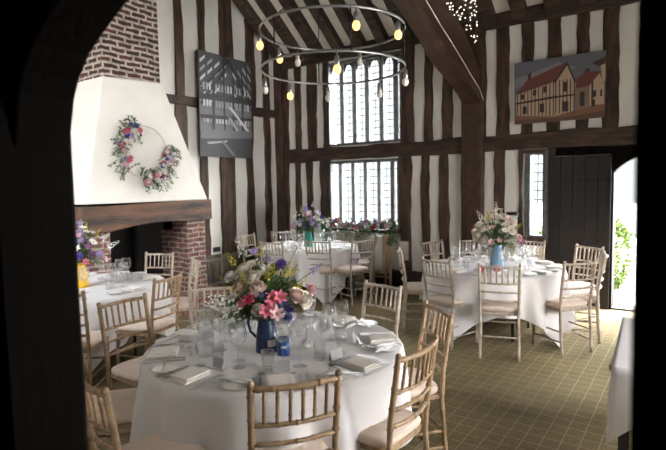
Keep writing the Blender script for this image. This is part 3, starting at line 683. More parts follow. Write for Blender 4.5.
# ------------------------------------------------------------------ tables, cloths
def round_table(name_lab, c, R):
    t = thing('banquet_table', name_lab, 'table', (c[0], c[1], 0))
    b = MB(); b.lathe([(0, .715), (R - .02, .715), (R - .01, .722), (R - .01, .738), (R - .02, .745), (0, .745)], 40); b.build('tabletop', PALEW, t)
    for k in range(4):
        a = PI / 4 + k * PI / 2; x, y = .43 * math.cos(a), .43 * math.sin(a); b = MB(); b.tube([(x, y, .715), (x * 1.04, y * 1.04, .0)], .016, 8); b.build('leg', STEELBLK, t)
    b = MB()
    for k in range(4):
        a = PI / 4 + k * PI / 2; b.tube([(.43 * math.cos(a), .43 * math.sin(a), .69), (.43 * math.cos(a + PI / 2), .43 * math.sin(a + PI / 2), .69)], .01, 6)
    b.build('apron_rail', STEELBLK, t)
    return t
def cloth(label, c, R, s, rot, seed, zt=.752, cap=.735, parent=None):
    b = MB(); N = 240; r = random.Random(seed); ph = [r.uniform(0, 6.28) for _ in range(6)]
    rings = [0, .2 * R, .45 * R, .7 * R, .9 * R, R - .02]; vs = [(0, 0, zt)]
    for q in rings[1:]:
        for k in range(N): a = 2 * PI * k / N; vs.append((q * math.cos(a), q * math.sin(a), zt))
    T = 14
    for i in range(T + 1):
        t = i / T
        for k in range(N):
            a = 2 * PI * k / N; da = a - rot; m = max(abs(math.cos(da)), abs(math.sin(da))); L = min(cap, max(.25, s / m - R))
            cor = max(0, (L - .40) / .35)
            f = math.sin(17 * a + ph[0] + .9 * math.sin(3 * a + ph[1])) * .6 + math.sin(11 * a + ph[2]) * .45 + math.sin(29 * a + ph[3]) * .12
            amp = (.008 + .075 * t ** 1.1) * min(1.1, .6 + cor)
            rr = R + .008 + .022 * min(1, t * 3) + amp * f + .05 * t * t * cor
            z = zt - L * t
            if i == 0: rr, z = R + .002, zt - .004
            vs.append((rr * math.cos(a), rr * math.sin(a), z))
    fs = [(0, 1 + k, 1 + (k + 1) % N) for k in range(N)]
    nr = len(rings) - 1 + T + 1
    for i in range(nr - 1):
        for k in range(N): fs.append((1 + i * N + k, 1 + (i + 1) * N + k, 1 + (i + 1) * N + (k + 1) % N, 1 + i * N + (k + 1) % N))
    b.add(vs, fs, True); o = b.build('tablecloth', LINEN, loc=(c[0], c[1], 0))
    return tag(o, label, 'tablecloth')
TA = V((-2.053, 2.267)); TBc = V((-1.885, 5.80)); TC = V((-5.02, 6.40)); TD = V((-4.98, 2.70)); R = .76
TD_R = .76
for nm, c, s, rot, ctx in (('A', TA, 1.14, .52, 'holding the navy jug, nearest the doorway'), ('B', TBc, 1.16, math.radians(-107 + 45), 'holding the pale blue jug, beside the open door'),
                           ('C', TC, 1.16, math.radians(-35 + 45), 'holding the teal vase, by the leaded window'), ('D', TD, 1.16, math.radians(-40 + 45), 'holding the yellow vase, before the fireplace')):
    round_table('round folding table %s' % ctx.replace('holding', 'under'), c, R)
    cloth('white tablecloth on the round table %s' % ctx, c, R, s, rot, hash(nm) % 7 if False else ord(nm))
# side table with hanging cloth corner at the right
et = thing('side_table', 'square table under white cloth at right edge of doorway', 'table', (.20, 3.50, 0))
b = MB(); b.bb(-.55, .55, -.55, .55, .715, .745); b.build('tabletop', PALEW, et)
for x in (-.48, .48):
    for y in (-.48, .48): b = MB(); b.bb(x - .025, x + .025, y - .025, y + .025, 0, .715); b.build('leg', STEELBLK, et)
b = MB(); N = 200; Q = .565; vs = [(0, 0, .752)]; T = 12
def sq(a, q): m = max(abs(math.cos(a)), abs(math.sin(a))); return q / m
for i in range(T + 2):
    for k in range(N):
        a = 2 * PI * k / N; q = sq(a, Q); cor = max(0, (q - Q * 1.12) / (Q * .3)); t = max(0, i - 1) / T
        L = .17 + .24 * cor; f = math.sin(11 * a) * .6 + math.sin(17 * a + 1)
        if i == 0: vs.append((q * .97 * math.cos(a), q * .97 * math.sin(a), .752)); continue
        qq = q + .004 + (.010 + .018 * f) * t * (.5 + cor * .5) + .04 * cor * t
        vs.append((qq * math.cos(a), qq * math.sin(a), .748 - L * t))
fs = [(0, 1 + k, 1 + (k + 1) % N) for k in range(N)]
for i in range(T + 1):
    for k in range(N): fs.append((1 + i * N + k, 1 + (i + 1) * N + k, 1 + (i + 1) * N + (k + 1) % N, 1 + i * N + (k + 1) % N))
b.add(vs, fs, True); o = b.build('tablecloth', LINEN, loc=(.20, 3.50, 0)); o.rotation_euler = (0, 0, .06)
tag(o, 'white cloth corner hanging off the square table at right edge', 'tablecloth')

# ------------------------------------------------------------------ chairs
def bamboo(mb, pts, r, n=7, nodes=5):
    pts = [V(p) for p in pts]; out = []; rad = []
    L = [0]
    for i in range(1, len(pts)): L.append(L[-1] + (pts[i] - pts[i - 1]).length)
    def at(s):
        for i in range(1, len(pts)):
            if s <= L[i] + 1e-9: return pts[i - 1].lerp(pts[i], (s - L[i - 1]) / max(1e-9, L[i] - L[i - 1]))
        return pts[-1]
    S = sorted({*[(x, 0) for x in L[1:-1]], (0, 0), (L[-1], 0), *[(L[-1] * (k + .5) / nodes + dx, w) for k in range(nodes) for dx, w in ((-.009, 0), (0, 1), (.009, 0))]})
    for s, w in S: out.append(at(min(max(s, 0), L[-1]))); rad.append(r * (1.28 if w else 1))
    mb.tube(out, rad, n)
def chair_meshes(wood):
    P = []
    b = MB()
    for s in (-1, 1): pass
    # seat frame, trapezoid
    b.prism([(-.172, -.185, .425), (.172, -.185, .425), (.195, .19, .425), (-.195, .19, .425)], (0, 0, .03)); P.append(('seat_frame', b.mesh('seat_frame', wood), .006))
    # cushion: soft puffed pad
    c = MB(); n = 12; vs = []; fs = []
    def outl(u, k):
        a = 2 * PI * u; ca, sa = math.cos(a), math.sin(a); e = .38; x = math.copysign(abs(ca) ** e, ca) * .198; y = math.copysign(abs(sa) ** e, sa) * .198
        return (x * (1 + .05 * (y / .19)) * k, y * k)
    prof = [(.0, .455), (.93, .455), (1.0, .47), (1.02, .482), (1.0, .495), (.9, .508), (.6, .516), (.0, .518)]; N = 40
    for k, z in prof:
        for i in range(N): x, y = outl(i / N, k); vs.append((x, y + .005, z))
    for j in range(len(prof) - 1):
        for i in range(N): fs.append((j * N + i, j * N + (i + 1) % N, (j + 1) * N + (i + 1) % N, (j + 1) * N + i))
    c.add(vs, fs, True); P.append(('cushion', c.mesh('cushion', CUSH), 0))
    for s in (-1, 1):
        b = MB(); bamboo(b, [(s * .178, -.225, 0), (s * .175, -.195, .43), (s * .178, -.205, .60), (s * .183, -.255, .925)], .0145, 8, 9); b.sphere((s * .183, -.256, .926), .016, 8, 5); P.append(('rear_post', b.mesh('rear_post', wood), 0))
    for s in (-1, 1):
        b = MB(); bamboo(b, [(s * .188, .185, 0), (s * .182, .172, .43)], .0145, 8, 4); P.append(('front_leg', b.mesh('front_leg', wood), 0))
    def by(z): return -.205 - (z - .60) * .154
    def rail(z, r, bow=.03): return [((-.182 + .364 * t), by(z) - bow * math.sin(PI * t), z) for t in [i / 8 for i in range(9)]]
    b = MB(); bamboo(b, rail(.905, 0), .0125, 7, 6); P.append(('top_rail', b.mesh('top_rail', wood), 0))
    for z in (.745, .66, .575):
        b = MB(); bamboo(b, rail(z, 0), .010, 7, 5); P.append(('back_rail', b.mesh('back_rail', wood), 0))
    for k in range(6):
        t = (k + 1) / 7; x = -.182 + .364 * t; bo = .03 * math.sin(PI * t); b = MB(); bamboo(b, [(x, by(.745) - bo, .745), (x, by(.905) - bo, .905)], .0078, 6, 2); P.append(('spindle', b.mesh('spindle', wood), 0))
    def st(p, q): b = MB(); bamboo(b, [p, q], .009, 6, 3); P.append(('stretcher', b.mesh('stretcher', wood), 0))
    st((-.186, .18, .27), (.186, .18, .27)); st((-.176, -.212, .22), (.176, -.212, .22))
    for s in (-1, 1):
        st((s * .185, .178, .23), (s * .176, -.212, .23)); st((s * .186, .18, .13), (s * .177, -.217, .13))
    return P
CHM = {}
def chair(bx, by_, face, label, wood, group):
    f = V((math.cos(face), math.sin(face), 0)); o = V((bx, by_, 0)) + f * .25
    t = thing('chiavari_chair', label, 'chair', (o.x, o.y, 0), face - PI / 2, group)
    if wood not in CHM:
        CHM[wood] = []
        for nm, me, bv in chair_meshes(MATS[wood]): CHM[wood].append((link(nm, me, t, bv), []))
    else: dup(CHM[wood], t)
    return t
def to(c, x, y): return math.atan2(c.y - y, c.x - x)
D_ = math.radians
CHAIRS = [
 # back centre x, y, facing, wood, label, group
 (-1.307, 1.553, D_(143), 'honey_wood', 'honey wooden chair with spindled back towards the viewer, front of the navy jug table', 'A'),
 (-1.074, 2.19, D_(177), 'honey_wood', 'honey wooden chair at right of navy jug table, its ivory seat under the cloth', 'A'),
 (-1.30, 2.93, D_(229), 'honey_wood', 'wooden chair right behind the right-hand chair of the navy jug table', 'A'),
 (-1.985, 3.44, D_(257), 'limewash_wood', 'limewashed chair on the far carpet side of the navy jug table', 'A'),
 (-3.298, 2.054, D_(2), 'honey_wood', 'honey wooden chair at left of navy jug table, facing right', 'A'),
 (-3.08, 2.70, D_(-42), 'limewash_wood', 'chair at far left of navy jug table, half hidden behind its flowers', 'A'),
 (-2.83, 1.40, D_(45), 'honey_wood', 'wooden chair at lower left, its ivory seat against the navy jug table', 'A'),
 (-2.03, 1.10, D_(78), 'honey_wood', 'bottom left corner chair beside the dark doorway post', 'A'),
 (-2.175, 4.88, D_(74), 'limewash_wood', 'limewashed chair with peach seat at front left of pale blue jug table', 'B'),
 (-1.503, 4.815, D_(107), 'limewash_wood', 'limewashed chair with its back to us, front of pale blue jug table', 'B'),
 (-.905, 5.39, D_(142), 'limewash_wood', 'limewashed chair turned left, front right of the pale blue jug table', 'B'),
 (-1.03, 6.70, D_(238), 'limewash_wood', 'limewashed chair nearest the dark door leaf, right rear of pale blue jug table', 'B'),
 (-.79, 6.06, D_(188), 'limewash_wood', 'limewashed chair seen side-on nearest the open doorway', 'B'),
 (-1.778, 7.03, D_(256), 'limewash_wood', 'limewashed chair under the narrow window, behind pale blue jug table', 'B'),
 (-2.50, 6.82, D_(298), 'limewash_wood', 'limewashed chair behind the flowers of the pale blue jug table', 'B'),
 (-2.92, 6.42, D_(336), 'limewash_wood', 'limewashed chair at left rear of pale blue jug table, by the main post', 'B'),
 (-2.86, 5.40, D_(31), 'limewash_wood', 'limewashed chair seen side-on at left of pale blue jug table, facing right', 'B'),
 (-4.40, 5.80, D_(106), 'limewash_wood', 'limewashed chair at front of teal vase table, back to us', 'C'),
 (-3.87, 6.16, D_(160), 'limewash_wood', 'limewashed chair second from front, right side of teal vase table', 'C'),
 (-4.12, 6.95, D_(208), 'limewash_wood', 'limewashed chair turned sideways before the white panelled box', 'C'),
 (-4.93, 7.30, D_(264), 'limewash_wood', 'limewashed chair behind teal vase table, below the flower garland', 'C'),
 (-5.93, 6.78, D_(330), 'limewash_wood', 'limewashed chair in the far corner, behind teal vase table', 'C'),
 (-6.04, 6.05, D_(8), 'limewash_wood', 'limewashed chair nearest left wall, seen beside the brown studs', 'C'),
 (-4.90, 5.38, D_(97), 'limewash_wood', 'limewashed chair at left front of teal vase table, rising above the near bouquet', 'C'),
 (-3.82, 2.82, D_(196), 'honey_wood', 'wooden chair between the two front tables, facing the yellow vase table', 'D'),
 (-4.42, 3.62, D_(240), 'limewash_wood', 'pale chair seen edge-on beside the brick jamb, facing the yellow vase table', 'D'),
 (-5.33, 3.83, D_(292), 'limewash_wood', 'pale chair directly before the black fireplace opening', 'D'),
 (-3.95, 1.93, D_(130), 'honey_wood', 'wooden chair mostly hidden by the left doorway post', 'D'),
]
GN = dict(A='chairs around the navy jug table', B='chairs around the pale blue jug table', C='chairs around the teal vase table', D='chairs around the yellow vase table')
for x, y, fa, wd, lab, g in CHAIRS: chair(x, y, fa, lab, wd, GN[g])

# ------------------------------------------------------------------ tableware
def m_wine():
    return [('bowl', MB().lathe([(0.0048, 0.1098), (0.0216, 0.1165), (0.0396, 0.1366), (0.0480, 0.1624), (0.0456, 0.1960), (0.0372, 0.2330), (0.0354, 0.2330), (0.0438, 0.1960), (0.0462, 0.1624), (0.0378, 0.1389), (0.0192, 0.1198), (0.0000, 0.1154)], 16).mesh('bowl', GLASS)),
            ('stem', MB().lathe([(0.0054, 0.0090), (0.0042, 0.0336), (0.0042, 0.0952), (0.0072, 0.1120)], 8).mesh('stem', GLASS)),
            ('foot', MB().lathe([(0.0000, 0.0000), (0.0396, 0.0000), (0.0408, 0.0022), (0.0144, 0.0067), (0.0048, 0.0112)], 16).mesh('foot', GLASS))]
def m_tumbler(): return MB().lathe([(0, .001), (.028, .001), (.031, .01), (.036, .095), (.0345, .095), (.0295, .014), (0, .012)], 16).mesh('tumbler', GLASS)
def m_plate(r=.075): return MB().lathe([(0, .004), (r * .6, .004), (r * .68, .005), (r, .016), (r + .001, .019), (r * .68, .009), (r * .6, .008), (0, .008)], 28).mesh('side_plate', CHINA)
def m_knife():
    b = MB(); b.prism([(-.007, -.11, 0), (.007, -.11, 0), (.006, .0, 0), (-.006, 0, 0)], (0, 0, .005)); b.prism([(-.006, 0, .001), (.006, 0, .001), (.010, .05, .001), (.009, .10, .001), (-.003, .115, .001), (-.006, .08, .001)], (0, 0, .002)); return b.mesh('knife', CHROME)
def m_fork():
    b = MB(); b.prism([(-.007, -.10, 0), (.007, -.10, 0), (.004, .03, 0), (-.004, .03, 0)], (0, 0, .004)); b.prism([(-.004, .03, 0), (.004, .03, 0), (.012, .05, .004), (.012, .06, .005), (-.012, .06, .005), (-.012, .05, .004)], (0, 0, .003))
    for k in range(4): b.bb(-.012 + k * .0067, -.012 + k * .0067 + .004, .06, .10, .005, .008)
    return b.mesh('fork', CHROME)
def m_spoon():
    b = MB(); b.prism([(-.006, -.10, 0), (.006, -.10, 0), (.003, .04, 0), (-.003, .04, 0)], (0, 0, .004)); b.sphere((0, .065, .006), .02, 12, 6, sc=(1, 1.5, .3)); return b.mesh('spoon', CHROME)
def m_napkin():
    b = MB()
    for i, (dx, dy) in enumerate(((0, 0), (.004, .003), (-.002, .005))): b.box((dx, dy, .006 + .008 * i), (.135 - .006 * i, .17 - .008 * i, .007), .02 * i)
    return b.mesh('napkin', NAPK)
def m_card():
    b = MB(); b.prism([(-.045, -.014, 0), (-.045, .014, 0), (-.045, 0, .05)], (.09, 0, 0)); return b.mesh('place_card', SLATE)
WINE = m_wine(); TUM = m_tumbler(); PLATE = m_plate(); KNIFE = m_knife(); FORK = m_fork(); SPOON = m_spoon(); NAP = m_napkin(); CARD = m_card()
def one(b): return b
WINE1 = MB()
WINE1 = MB().lathe([(0.0000, 0.0000), (0.0396, 0.0000), (0.0408, 0.0022), (0.0144, 0.0067), (0.0054, 0.0112), (0.0042, 0.0336), (0.0042, 0.0952), (0.0072, 0.1120), (0.0216, 0.1165), (0.0396, 0.1366), (0.0480, 0.1624), (0.0456, 0.1960), (0.0372, 0.2330), (0.0354, 0.2330), (0.0438, 0.1960), (0.0462, 0.1624), (0.0378, 0.1389), (0.0192, 0.1198), (0.0000, 0.1154)], 14).mesh('wine_glass', GLASS)
ZT = .7535
def put(name, me, cat, label, p, rz, group, z=ZT, bv=0):
    o = link(name, me, None, bv, (p.x, p.y, z)); o.rotation_euler = (0, 0, rz); return tag(o, label, cat, group)
WINEP = []
def wine(label, p, group, parts):
    if not parts: return put('wine_glass', WINE1, 'glass', label, p, 0, group)
    t = thing('wine_glass', label, 'glass', (p.x, p.y, ZT), 0, group)
    for nm, me in WINE: link(nm, me, t)
def setting(c, th, where, tab, full, seed):
    r = random.Random(seed); u = V((math.cos(th), math.sin(th))); lf = V((u.y, -u.x)) * 1.0   # left hand of a guest facing the centre
    lf = V((math.sin(th), -math.cos(th)))
    rz = th + PI / 2
    def at(rad, l): return c + u * rad + lf * l + V((r.uniform(-.008, .008), r.uniform(-.008, .008)))
    j = lambda: r.uniform(-.12, .12)
    put('napkin', NAP, 'napkin', 'folded white napkin laid %s, %s' % (where, tab), at(.645, 0), rz + j(), 'napkins on the ' + tab, bv=.004)
    put('side_plate', PLATE, 'plate', 'round white side plate %s, %s' % (where, tab), at(.645, .205), 0, 'side plates on the ' + tab)
    put('dinner_knife', KNIFE, 'knife', 'dinner knife right of the napkin %s, %s' % (where, tab), at(.635, -.10), rz + j() * .4 + PI, 'knives on the ' + tab)
    put('dinner_fork', FORK, 'fork', 'dinner fork left of the napkin %s, %s' % (where, tab), at(.635, .10), rz + PI + j() * .4, 'forks on the ' + tab)
    wine('tall wine glass %s, %s' % (where, tab), at(.41, -.10), 'wine glasses on the ' + tab, full)
    wine('wine glass set further in %s, %s' % (where, tab), at(.335, -.03), 'wine glasses on the ' + tab, full)
    put('tumbler', TUM, 'glass', 'clear water tumbler %s, %s' % (where, tab), at(.40, .06), 0, 'water tumblers on the ' + tab)
    if full:
        put('butter_knife', KNIFE, 'knife', 'butter knife across the side plate %s, %s' % (where, tab), at(.645, .205), rz + .9 + PI, 'butter knives on the ' + tab, ZT + .0195)
        put('starter_knife', KNIFE, 'knife', 'outer starter knife %s, %s' % (where, tab), at(.635, -.135), rz + j() * .3 + PI, 'starter knives on the ' + tab)
        put('starter_fork', FORK, 'fork', 'outer starter fork %s, %s' % (where, tab), at(.635, .135) , rz + PI + j() * .3, 'starter forks on the ' + tab)
        put('dessert_spoon', SPOON, 'spoon', 'dessert spoon above the napkin %s, %s' % (where, tab), at(.50, .02), rz + PI / 2 + j(), 'dessert spoons on the ' + tab)
        put('place_card', CARD, 'place card', 'grey folded place card %s, %s' % (where, tab), at(.465, -.01 if False else -.005), rz + j() * 2, 'place cards on the ' + tab)
SA = [(-46, 'before the front chair'), (-4, 'before the right-hand chair'), (39, 'before the right rear chair'), (86, 'before the far limewashed chair'), (126, 'behind the bouquet'), (164, 'before the far left chair'), (196, 'before the left chair'), (229, 'before the lower left chair'), (270, 'before the bottom left corner chair')]
for i, (a, w) in enumerate(SA): setting(TA, D_(a), w, 'navy jug table', True, 50 + i)
SB = [(-108, 'before the peach-seated chair'), (-69, 'before the front chair'), (-22, 'before the front right chair'), (44, 'before the door-leaf chair'), (12, 'before the doorway chair'), (85, 'before the narrow window chair'), (121, 'before the flower-hidden chair'), (152, 'before the main post chair'), (203, 'before the side-on left chair')]
for i, (a, w) in enumerate(SB): setting(TBc, D_(a), w, 'pale blue jug table', False, 70 + i)
SC = [(-37, 'before the front chair'), (-14, 'before the right-hand chair'), (31, 'before the sideways chair'), (84, 'before the garland chair'), (158, 'before the corner chair'), (199, 'before the left wall chair'), (-83, 'before the left front chair')]
for i, (a, w) in enumerate(SC): setting(TC, D_(a), w, 'teal vase table', False, 90 + i)
SD = [(10, 'before the between-tables chair'), (66, 'before the edge-on chair'), (117, 'before the fireplace chair'), (-43, 'before the hidden front chair'), (-95, 'at the near empty side'), (165, 'at the far empty side')]
for i, (a, w) in enumerate(SD): setting(TD, D_(a), w, 'yellow vase table', False, 110 + i)

# jugs and vases
def jug(label, loc, mat_, h, r, handle, rz=0, lab=True, lo_=-.95):
    t = thing('enamel_jug', label, 'jug', loc, rz)
    pr_ = [(0, .0), (r * 1.05, .0), (r * 1.06, .006), (r * .98, h * .35), (r * .80, h * .72), (r * .72, h * .86), (r * .78, h), (r * .74, h), (r * .68, h * .86), (r * .74, h * .72), (r * .9, h * .3), (0, .01)]
    b = MB(); b.lathe(pr_, 32); b.build('body', mat_, t)
    if handle:
        b = MB(); b.tube([(-r * .72, 0, h * .93), (-r * 1.1, 0, h * 1.0), (-r * 1.55, 0, h * .92), (-r * 1.68, 0, h * .72), (-r * 1.5, 0, h * .5), (-r * .98, 0, h * .35)], .008, 8); b.build('handle', mat_, t)
    if lab:
        b = MB(); vs = []; fs = []
        def rr(z): return r * (1.06 - .08 * (z / (h * .35))) + .0012
        n = 8
        for i in range(n + 1):
            a = -.42 + .84 * i / n + lo_
            for z in (h * .17, h * .33): vs.append((rr(z) * math.cos(a), rr(z) * math.sin(a), z))
        fs = [(i * 2, i * 2 + 2, i * 2 + 3, i * 2 + 1) for i in range(n)]; b.add(vs, fs, True, 0)
        lr = random.Random(2)
        for k in range(7):
            a0 = -.33 + .095 * k + lo_
            for (z0, z1) in ((h * .20, h * .305),):
                x = rr(h * .25) + .0012; w = .05
                b.poly([(x * math.cos(a0 + q), x * math.sin(a0 + q), z) for q, z in ((0, z0), (w, z0), (w, z0 + .006), (w * .4, z0 + .006), (w * .4, z1), (0, z1))], 1)
        b.build('label', [LABELW, LABELP], t)
    return t
camdir = lambda x, y: math.atan2(-y, -x)
JA = V((-2.012, 2.145)); jug('navy blue enamel jug holding the nearest bouquet', (JA.x, JA.y, ZT), NAVY, .235, .062, True, camdir(*JA) + 1.45)
JB = V((-1.78, 5.60)); jug('pale blue enamel jug holding cream flowers', (JB.x, JB.y, ZT), PALEBLUE, .27, .072, False, 0, False)
JC = V((-5.02, 6.38)); jug('teal enamel vase holding lilac and white flowers', (JC.x, JC.y, ZT), TEAL, .24, .07, False, 0, False)
JD = V((-4.93, 2.62)); jug('yellow enamel vase on the table before the fireplace', (JD.x, JD.y, ZT), YELL, .25, .075, False, 0, False)
tm = thing('enamel_tin', 'small royal blue enamel tin beside the navy jug', 'tin', (-1.885, 2.145, ZT), camdir(-1.885, 2.145))
b = MB(); b.lathe([(0, 0), (.034, 0), (.035, .003), (.035, .098), (.033, .098), (.033, .006), (0, .005)], 24); b.build('body', BLUE, tm)
b = MB()
for k in range(5):
    a0 = -.4 + .17 * k; b.poly([(.0362 * math.cos(a0 + q), .0362 * math.sin(a0 + q), z) for q, z in ((0, .045), (.12, .045), (.12, .058), (0, .058))])
b.build('label', LABELW, tm)
for x, y, lb in ((-1.84, 2.30, 'clear glass tealight holder nearer the blue tin'), (-2.03, 2.47, 'clear glass tealight holder behind the blue tin')):
    t = thing('tealight', lb, 'candle holder', (x, y, ZT)); b = MB(); b.lathe([(0, .001), (.022, .001), (.026, .04), (.0245, .04), (.021, .008), (0, .008)], 16); b.build('glass_cup', GLASS, t)
    b = MB(); b.lathe([(0, .009), (.018, .009), (.018, .022), (0, .022)], 14); b.build('candle', WAX, t)
for x, y, s, lb in ((-1.70, 5.36, 1.0, 'round red and blue labelled tin right beside the pale blue jug'), (-1.87, 5.38, .8, 'smaller round red labelled tin left of the pale blue jug')):
    a = camdir(x, y); t = thing('labelled_tin', lb, 'tin', (x, y, ZT), a)
    b = MB(); n = 24; rr = .038 * s
    b.add([(dx, rr * math.cos(2 * PI * k / n), .045 * s + rr * math.sin(2 * PI * k / n)) for dx in (-.01, .01) for k in range(n)], [tuple(range(n - 1, -1, -1)), tuple(range(n, 2 * n))] + [(k, (k + 1) % n, n + (k + 1) % n, n + k) for k in range(n)])
    b.bb(-.018, .018, -.02 * s, .02 * s, 0, .01 * s); b.build('disc', LABELP, t)
    b = MB(); b.bb(.0105, .0120, -rr * .95, rr * .95, .036 * s, .054 * s); b.build('blue_band', LABELB, t)

# bouquets
def az_cam(x, y, dx, up_, k, kind, col, s): pass
def view_bouquet(label, loc, Rr, Hh, spec, seed, fill, nl=84):
    """spec: (kind, colour, size, right, up, toward) in the bouquet's own axes facing the doorway"""
    a = camdir(loc[0], loc[1]); fwd = V((math.cos(a), math.sin(a), 0)); rt = V((-fwd.y, fwd.x, 0))
    t = thing('flower_bouquet', label, 'flowers', loc); r = random.Random(seed); st = MB(); lf = MB()
    for kind, col, s, x, z, y in spec:
        p = rt * x * Rr + fwd * y * Rr + V((0, 0, z * Hh)); d = V((p.x, p.y, p.z * .8 + .03))
        st.tube([(p.x * .1, p.y * .1, -.08), tuple(p * .5 + V((0, 0, .02))), tuple(p)], .003, 5)
        link(KN[kind], bloom(kind, col, s), t, mw=orient(p, d, r.uniform(.9, 1.1), r.uniform(0, 6)))
    for kind, col, s, n in fill:
        for i in range(n):
            q = r.uniform(0, 2 * PI); e = r.uniform(.1, 1.45); k = r.uniform(.65, 1.0); p = V((math.cos(q) * math.cos(e) * Rr * k, math.sin(q) * math.cos(e) * Rr * k, math.sin(e) * Hh * k)); 
            st.tube([(p.x * .1, p.y * .1, -.08), tuple(p * .5 + V((0, 0, .02))), tuple(p)], .003, 5)
            link(KN[kind], bloom(kind, col, s), t, mw=orient(p, p + V((0, 0, .05)), r.uniform(.8, 1.2), r.uniform(0, 6)))
    for k in range(nl):
        q = r.uniform(0, 2 * PI); e = r.uniform(-.02, 1.45); d = V((math.cos(q) * math.cos(e) * Rr, math.sin(q) * math.cos(e) * Rr, math.sin(e) * Hh))
        spray(lf, d * .08, d, d.length * r.uniform(.5, .95), 10, .022, .045, r, 0 if k % 3 else 2)
    st.build('stems', STEMG, t); lf.build('foliage', [GREEN, STEMG, LGREEN], t); return t
view_bouquet('large pink, cream and purple bouquet in the navy jug', (JA.x, JA.y, ZT + .235), .26, .40, [
    ('rose', 'blush', .075, -.50, .42, .55), ('rose', 'cream', .07, -.42, .62, .3), ('rose', 'blush', .07, -.15, .42, .75), ('rose', 'cream', .06, -.25, .55, .6), ('rose', 'cream', .08, .78, .20, .5), ('rose', 'blush', .075, .62, .28, .6), ('rose', 'palepink', .06, .95, .30, .2),
    ('star', 'pink', .055, .12, .28, .85), ('star', 'pink', .055, .28, .30, .85), ('star', 'pink', .05, .02, .14, .9), ('star', 'palepink', .05, .2, .10, .9), ('star', 'pink', .045, -.45, .22, .7), ('star', 'hotpink', .045, -.30, .28, .8),
    ('pom', 'purple', .035, .35, .72, .5), ('pom', 'blue', .035, .45, .02, .8), ('pom', 'purple', .032, .50, .10, .7), ('star', 'navyflower', .04, -.05, .33, .9), ('star', 'navyflower', .045, .35, .18, .8),
    ('spike', 'yellow', .035, -.78, .45, .2), ('spike', 'yellow', .035, -.62, .70, .2), ('spike', 'yellow', .032, .55, .55, .3), ('spike', 'yellow', .03, .15, .60, .5), ('spike', 'white', .05, -.80, .24, .5), ('spike', 'white', .045, -.95, .18, .5), ('spike', 'white', .05, -.45, .80, -.1),
    ('spike', 'lilac', .035, 1.0, .55, .2), ('spike', 'white', .035, .70, .85, -.1), ('star', 'white', .05, -.75, .10, .6), ('star', 'white', .05, -.62, .30, .65), ('rose', 'white', .05, -.7, .55, .4), ('star', 'white', .05, .05, .85, .1)], 21,
    [('spike', 'yellow', .034, 8), ('rose', 'cream', .06, 3), ('star', 'white', .045, 9), ('pom', 'lilac', .028, 4)], 105)
view_bouquet('cream and blush bouquet in the pale blue jug', (JB.x, JB.y, ZT + .27), .26, .38, [
    ('rose', 'cream', .08, -.75, .25, .4), ('rose', 'blush', .08, -.85, .38, .2), ('rose', 'cream', .07, -.5, .45, .4), ('rose', 'palepink', .06, .85, .22, .3), ('rose', 'cream', .07, .55, .4, .4), ('pom', 'purple', .04, -.38, .10, .6), ('pom', 'mauve', .035, 1.0, .12, .2),
    ('daisy', 'white', .05, .10, 1.02, .1), ('daisy', 'white', .045, .35, .85, .1), ('daisy', 'white', .045, -.1, .88, .1), ('daisy', 'white', .04, .3, .45, .6), ('spike', 'yellow', .04, -.3, .72, .1), ('spike', 'white', .05, -.55, .7, .1), ('spike', 'white', .045, .6, .65, .1), ('spike', 'yellow', .035, .8, .5, 0)], 22,
    [('rose', 'cream', .07, 11), ('rose', 'blush', .065, 6), ('star', 'white', .055, 12), ('star', 'palepink', .05, 6), ('spike', 'white', .04, 5)], 44)
view_bouquet('lilac, white and blush bouquet in the teal vase', (JC.x, JC.y, ZT + .24), .30, .40, [
    ('rose', 'blush', .10, -.05, .65, .4), ('rose', 'palepink', .08, -.75, .20, .4), ('rose', 'cream', .07, .4, .5, .4), ('pom', 'lilac', .06, .2, .35, .7), ('pom', 'purple', .05, .7, .55, .3), ('pom', 'lilac', .05, -.4, .45, .6), ('pom', 'lilac', .05, .55, .2, .6), ('pom', 'purple', .04, -.2, .25, .7),
    ('spike', 'white', .05, .25, .95, 0), ('spike', 'white', .05, -.65, .75, 0), ('spike', 'white', .05, .9, .4, .2), ('spike', 'yellow', .04, -.3, .8, .1)], 23, [('rose', 'white', .06, 9), ('pom', 'lilac', .05, 8), ('star', 'white', .055, 10), ('rose', 'blush', .06, 4)], 60)
view_bouquet('lilac and white wildflower bouquet in the yellow vase', (JD.x, JD.y, ZT + .25), .26, .40, [
    ('pom', 'mauve', .05, .45, .2, .5), ('pom', 'lilac', .05, .1, .55, .5), ('pom', 'purple', .05, .0, .2, .7), ('star', 'pink', .05, .2, .05, .7), ('star', 'palepink', .05, .85, .05, .4), ('spike', 'white', .05, 1.0, .32, .1), ('spike', 'white', .045, .8, .5, .1), ('spike', 'lilac', .045, .1, .75, .1), ('spike', 'yellow', .035, .6, .62, .1), ('daisy', 'white', .045, .5, .5, .5), ('daisy', 'white', .04, .3, .75, .3), ('rose', 'mauve', .05, .3, .4, .6)], 24,
    [('pom', 'lilac', .045, 8), ('star', 'white', .05, 9), ('rose', 'palepink', .05, 4), ('spike', 'yellow', .035, 4)], 70)

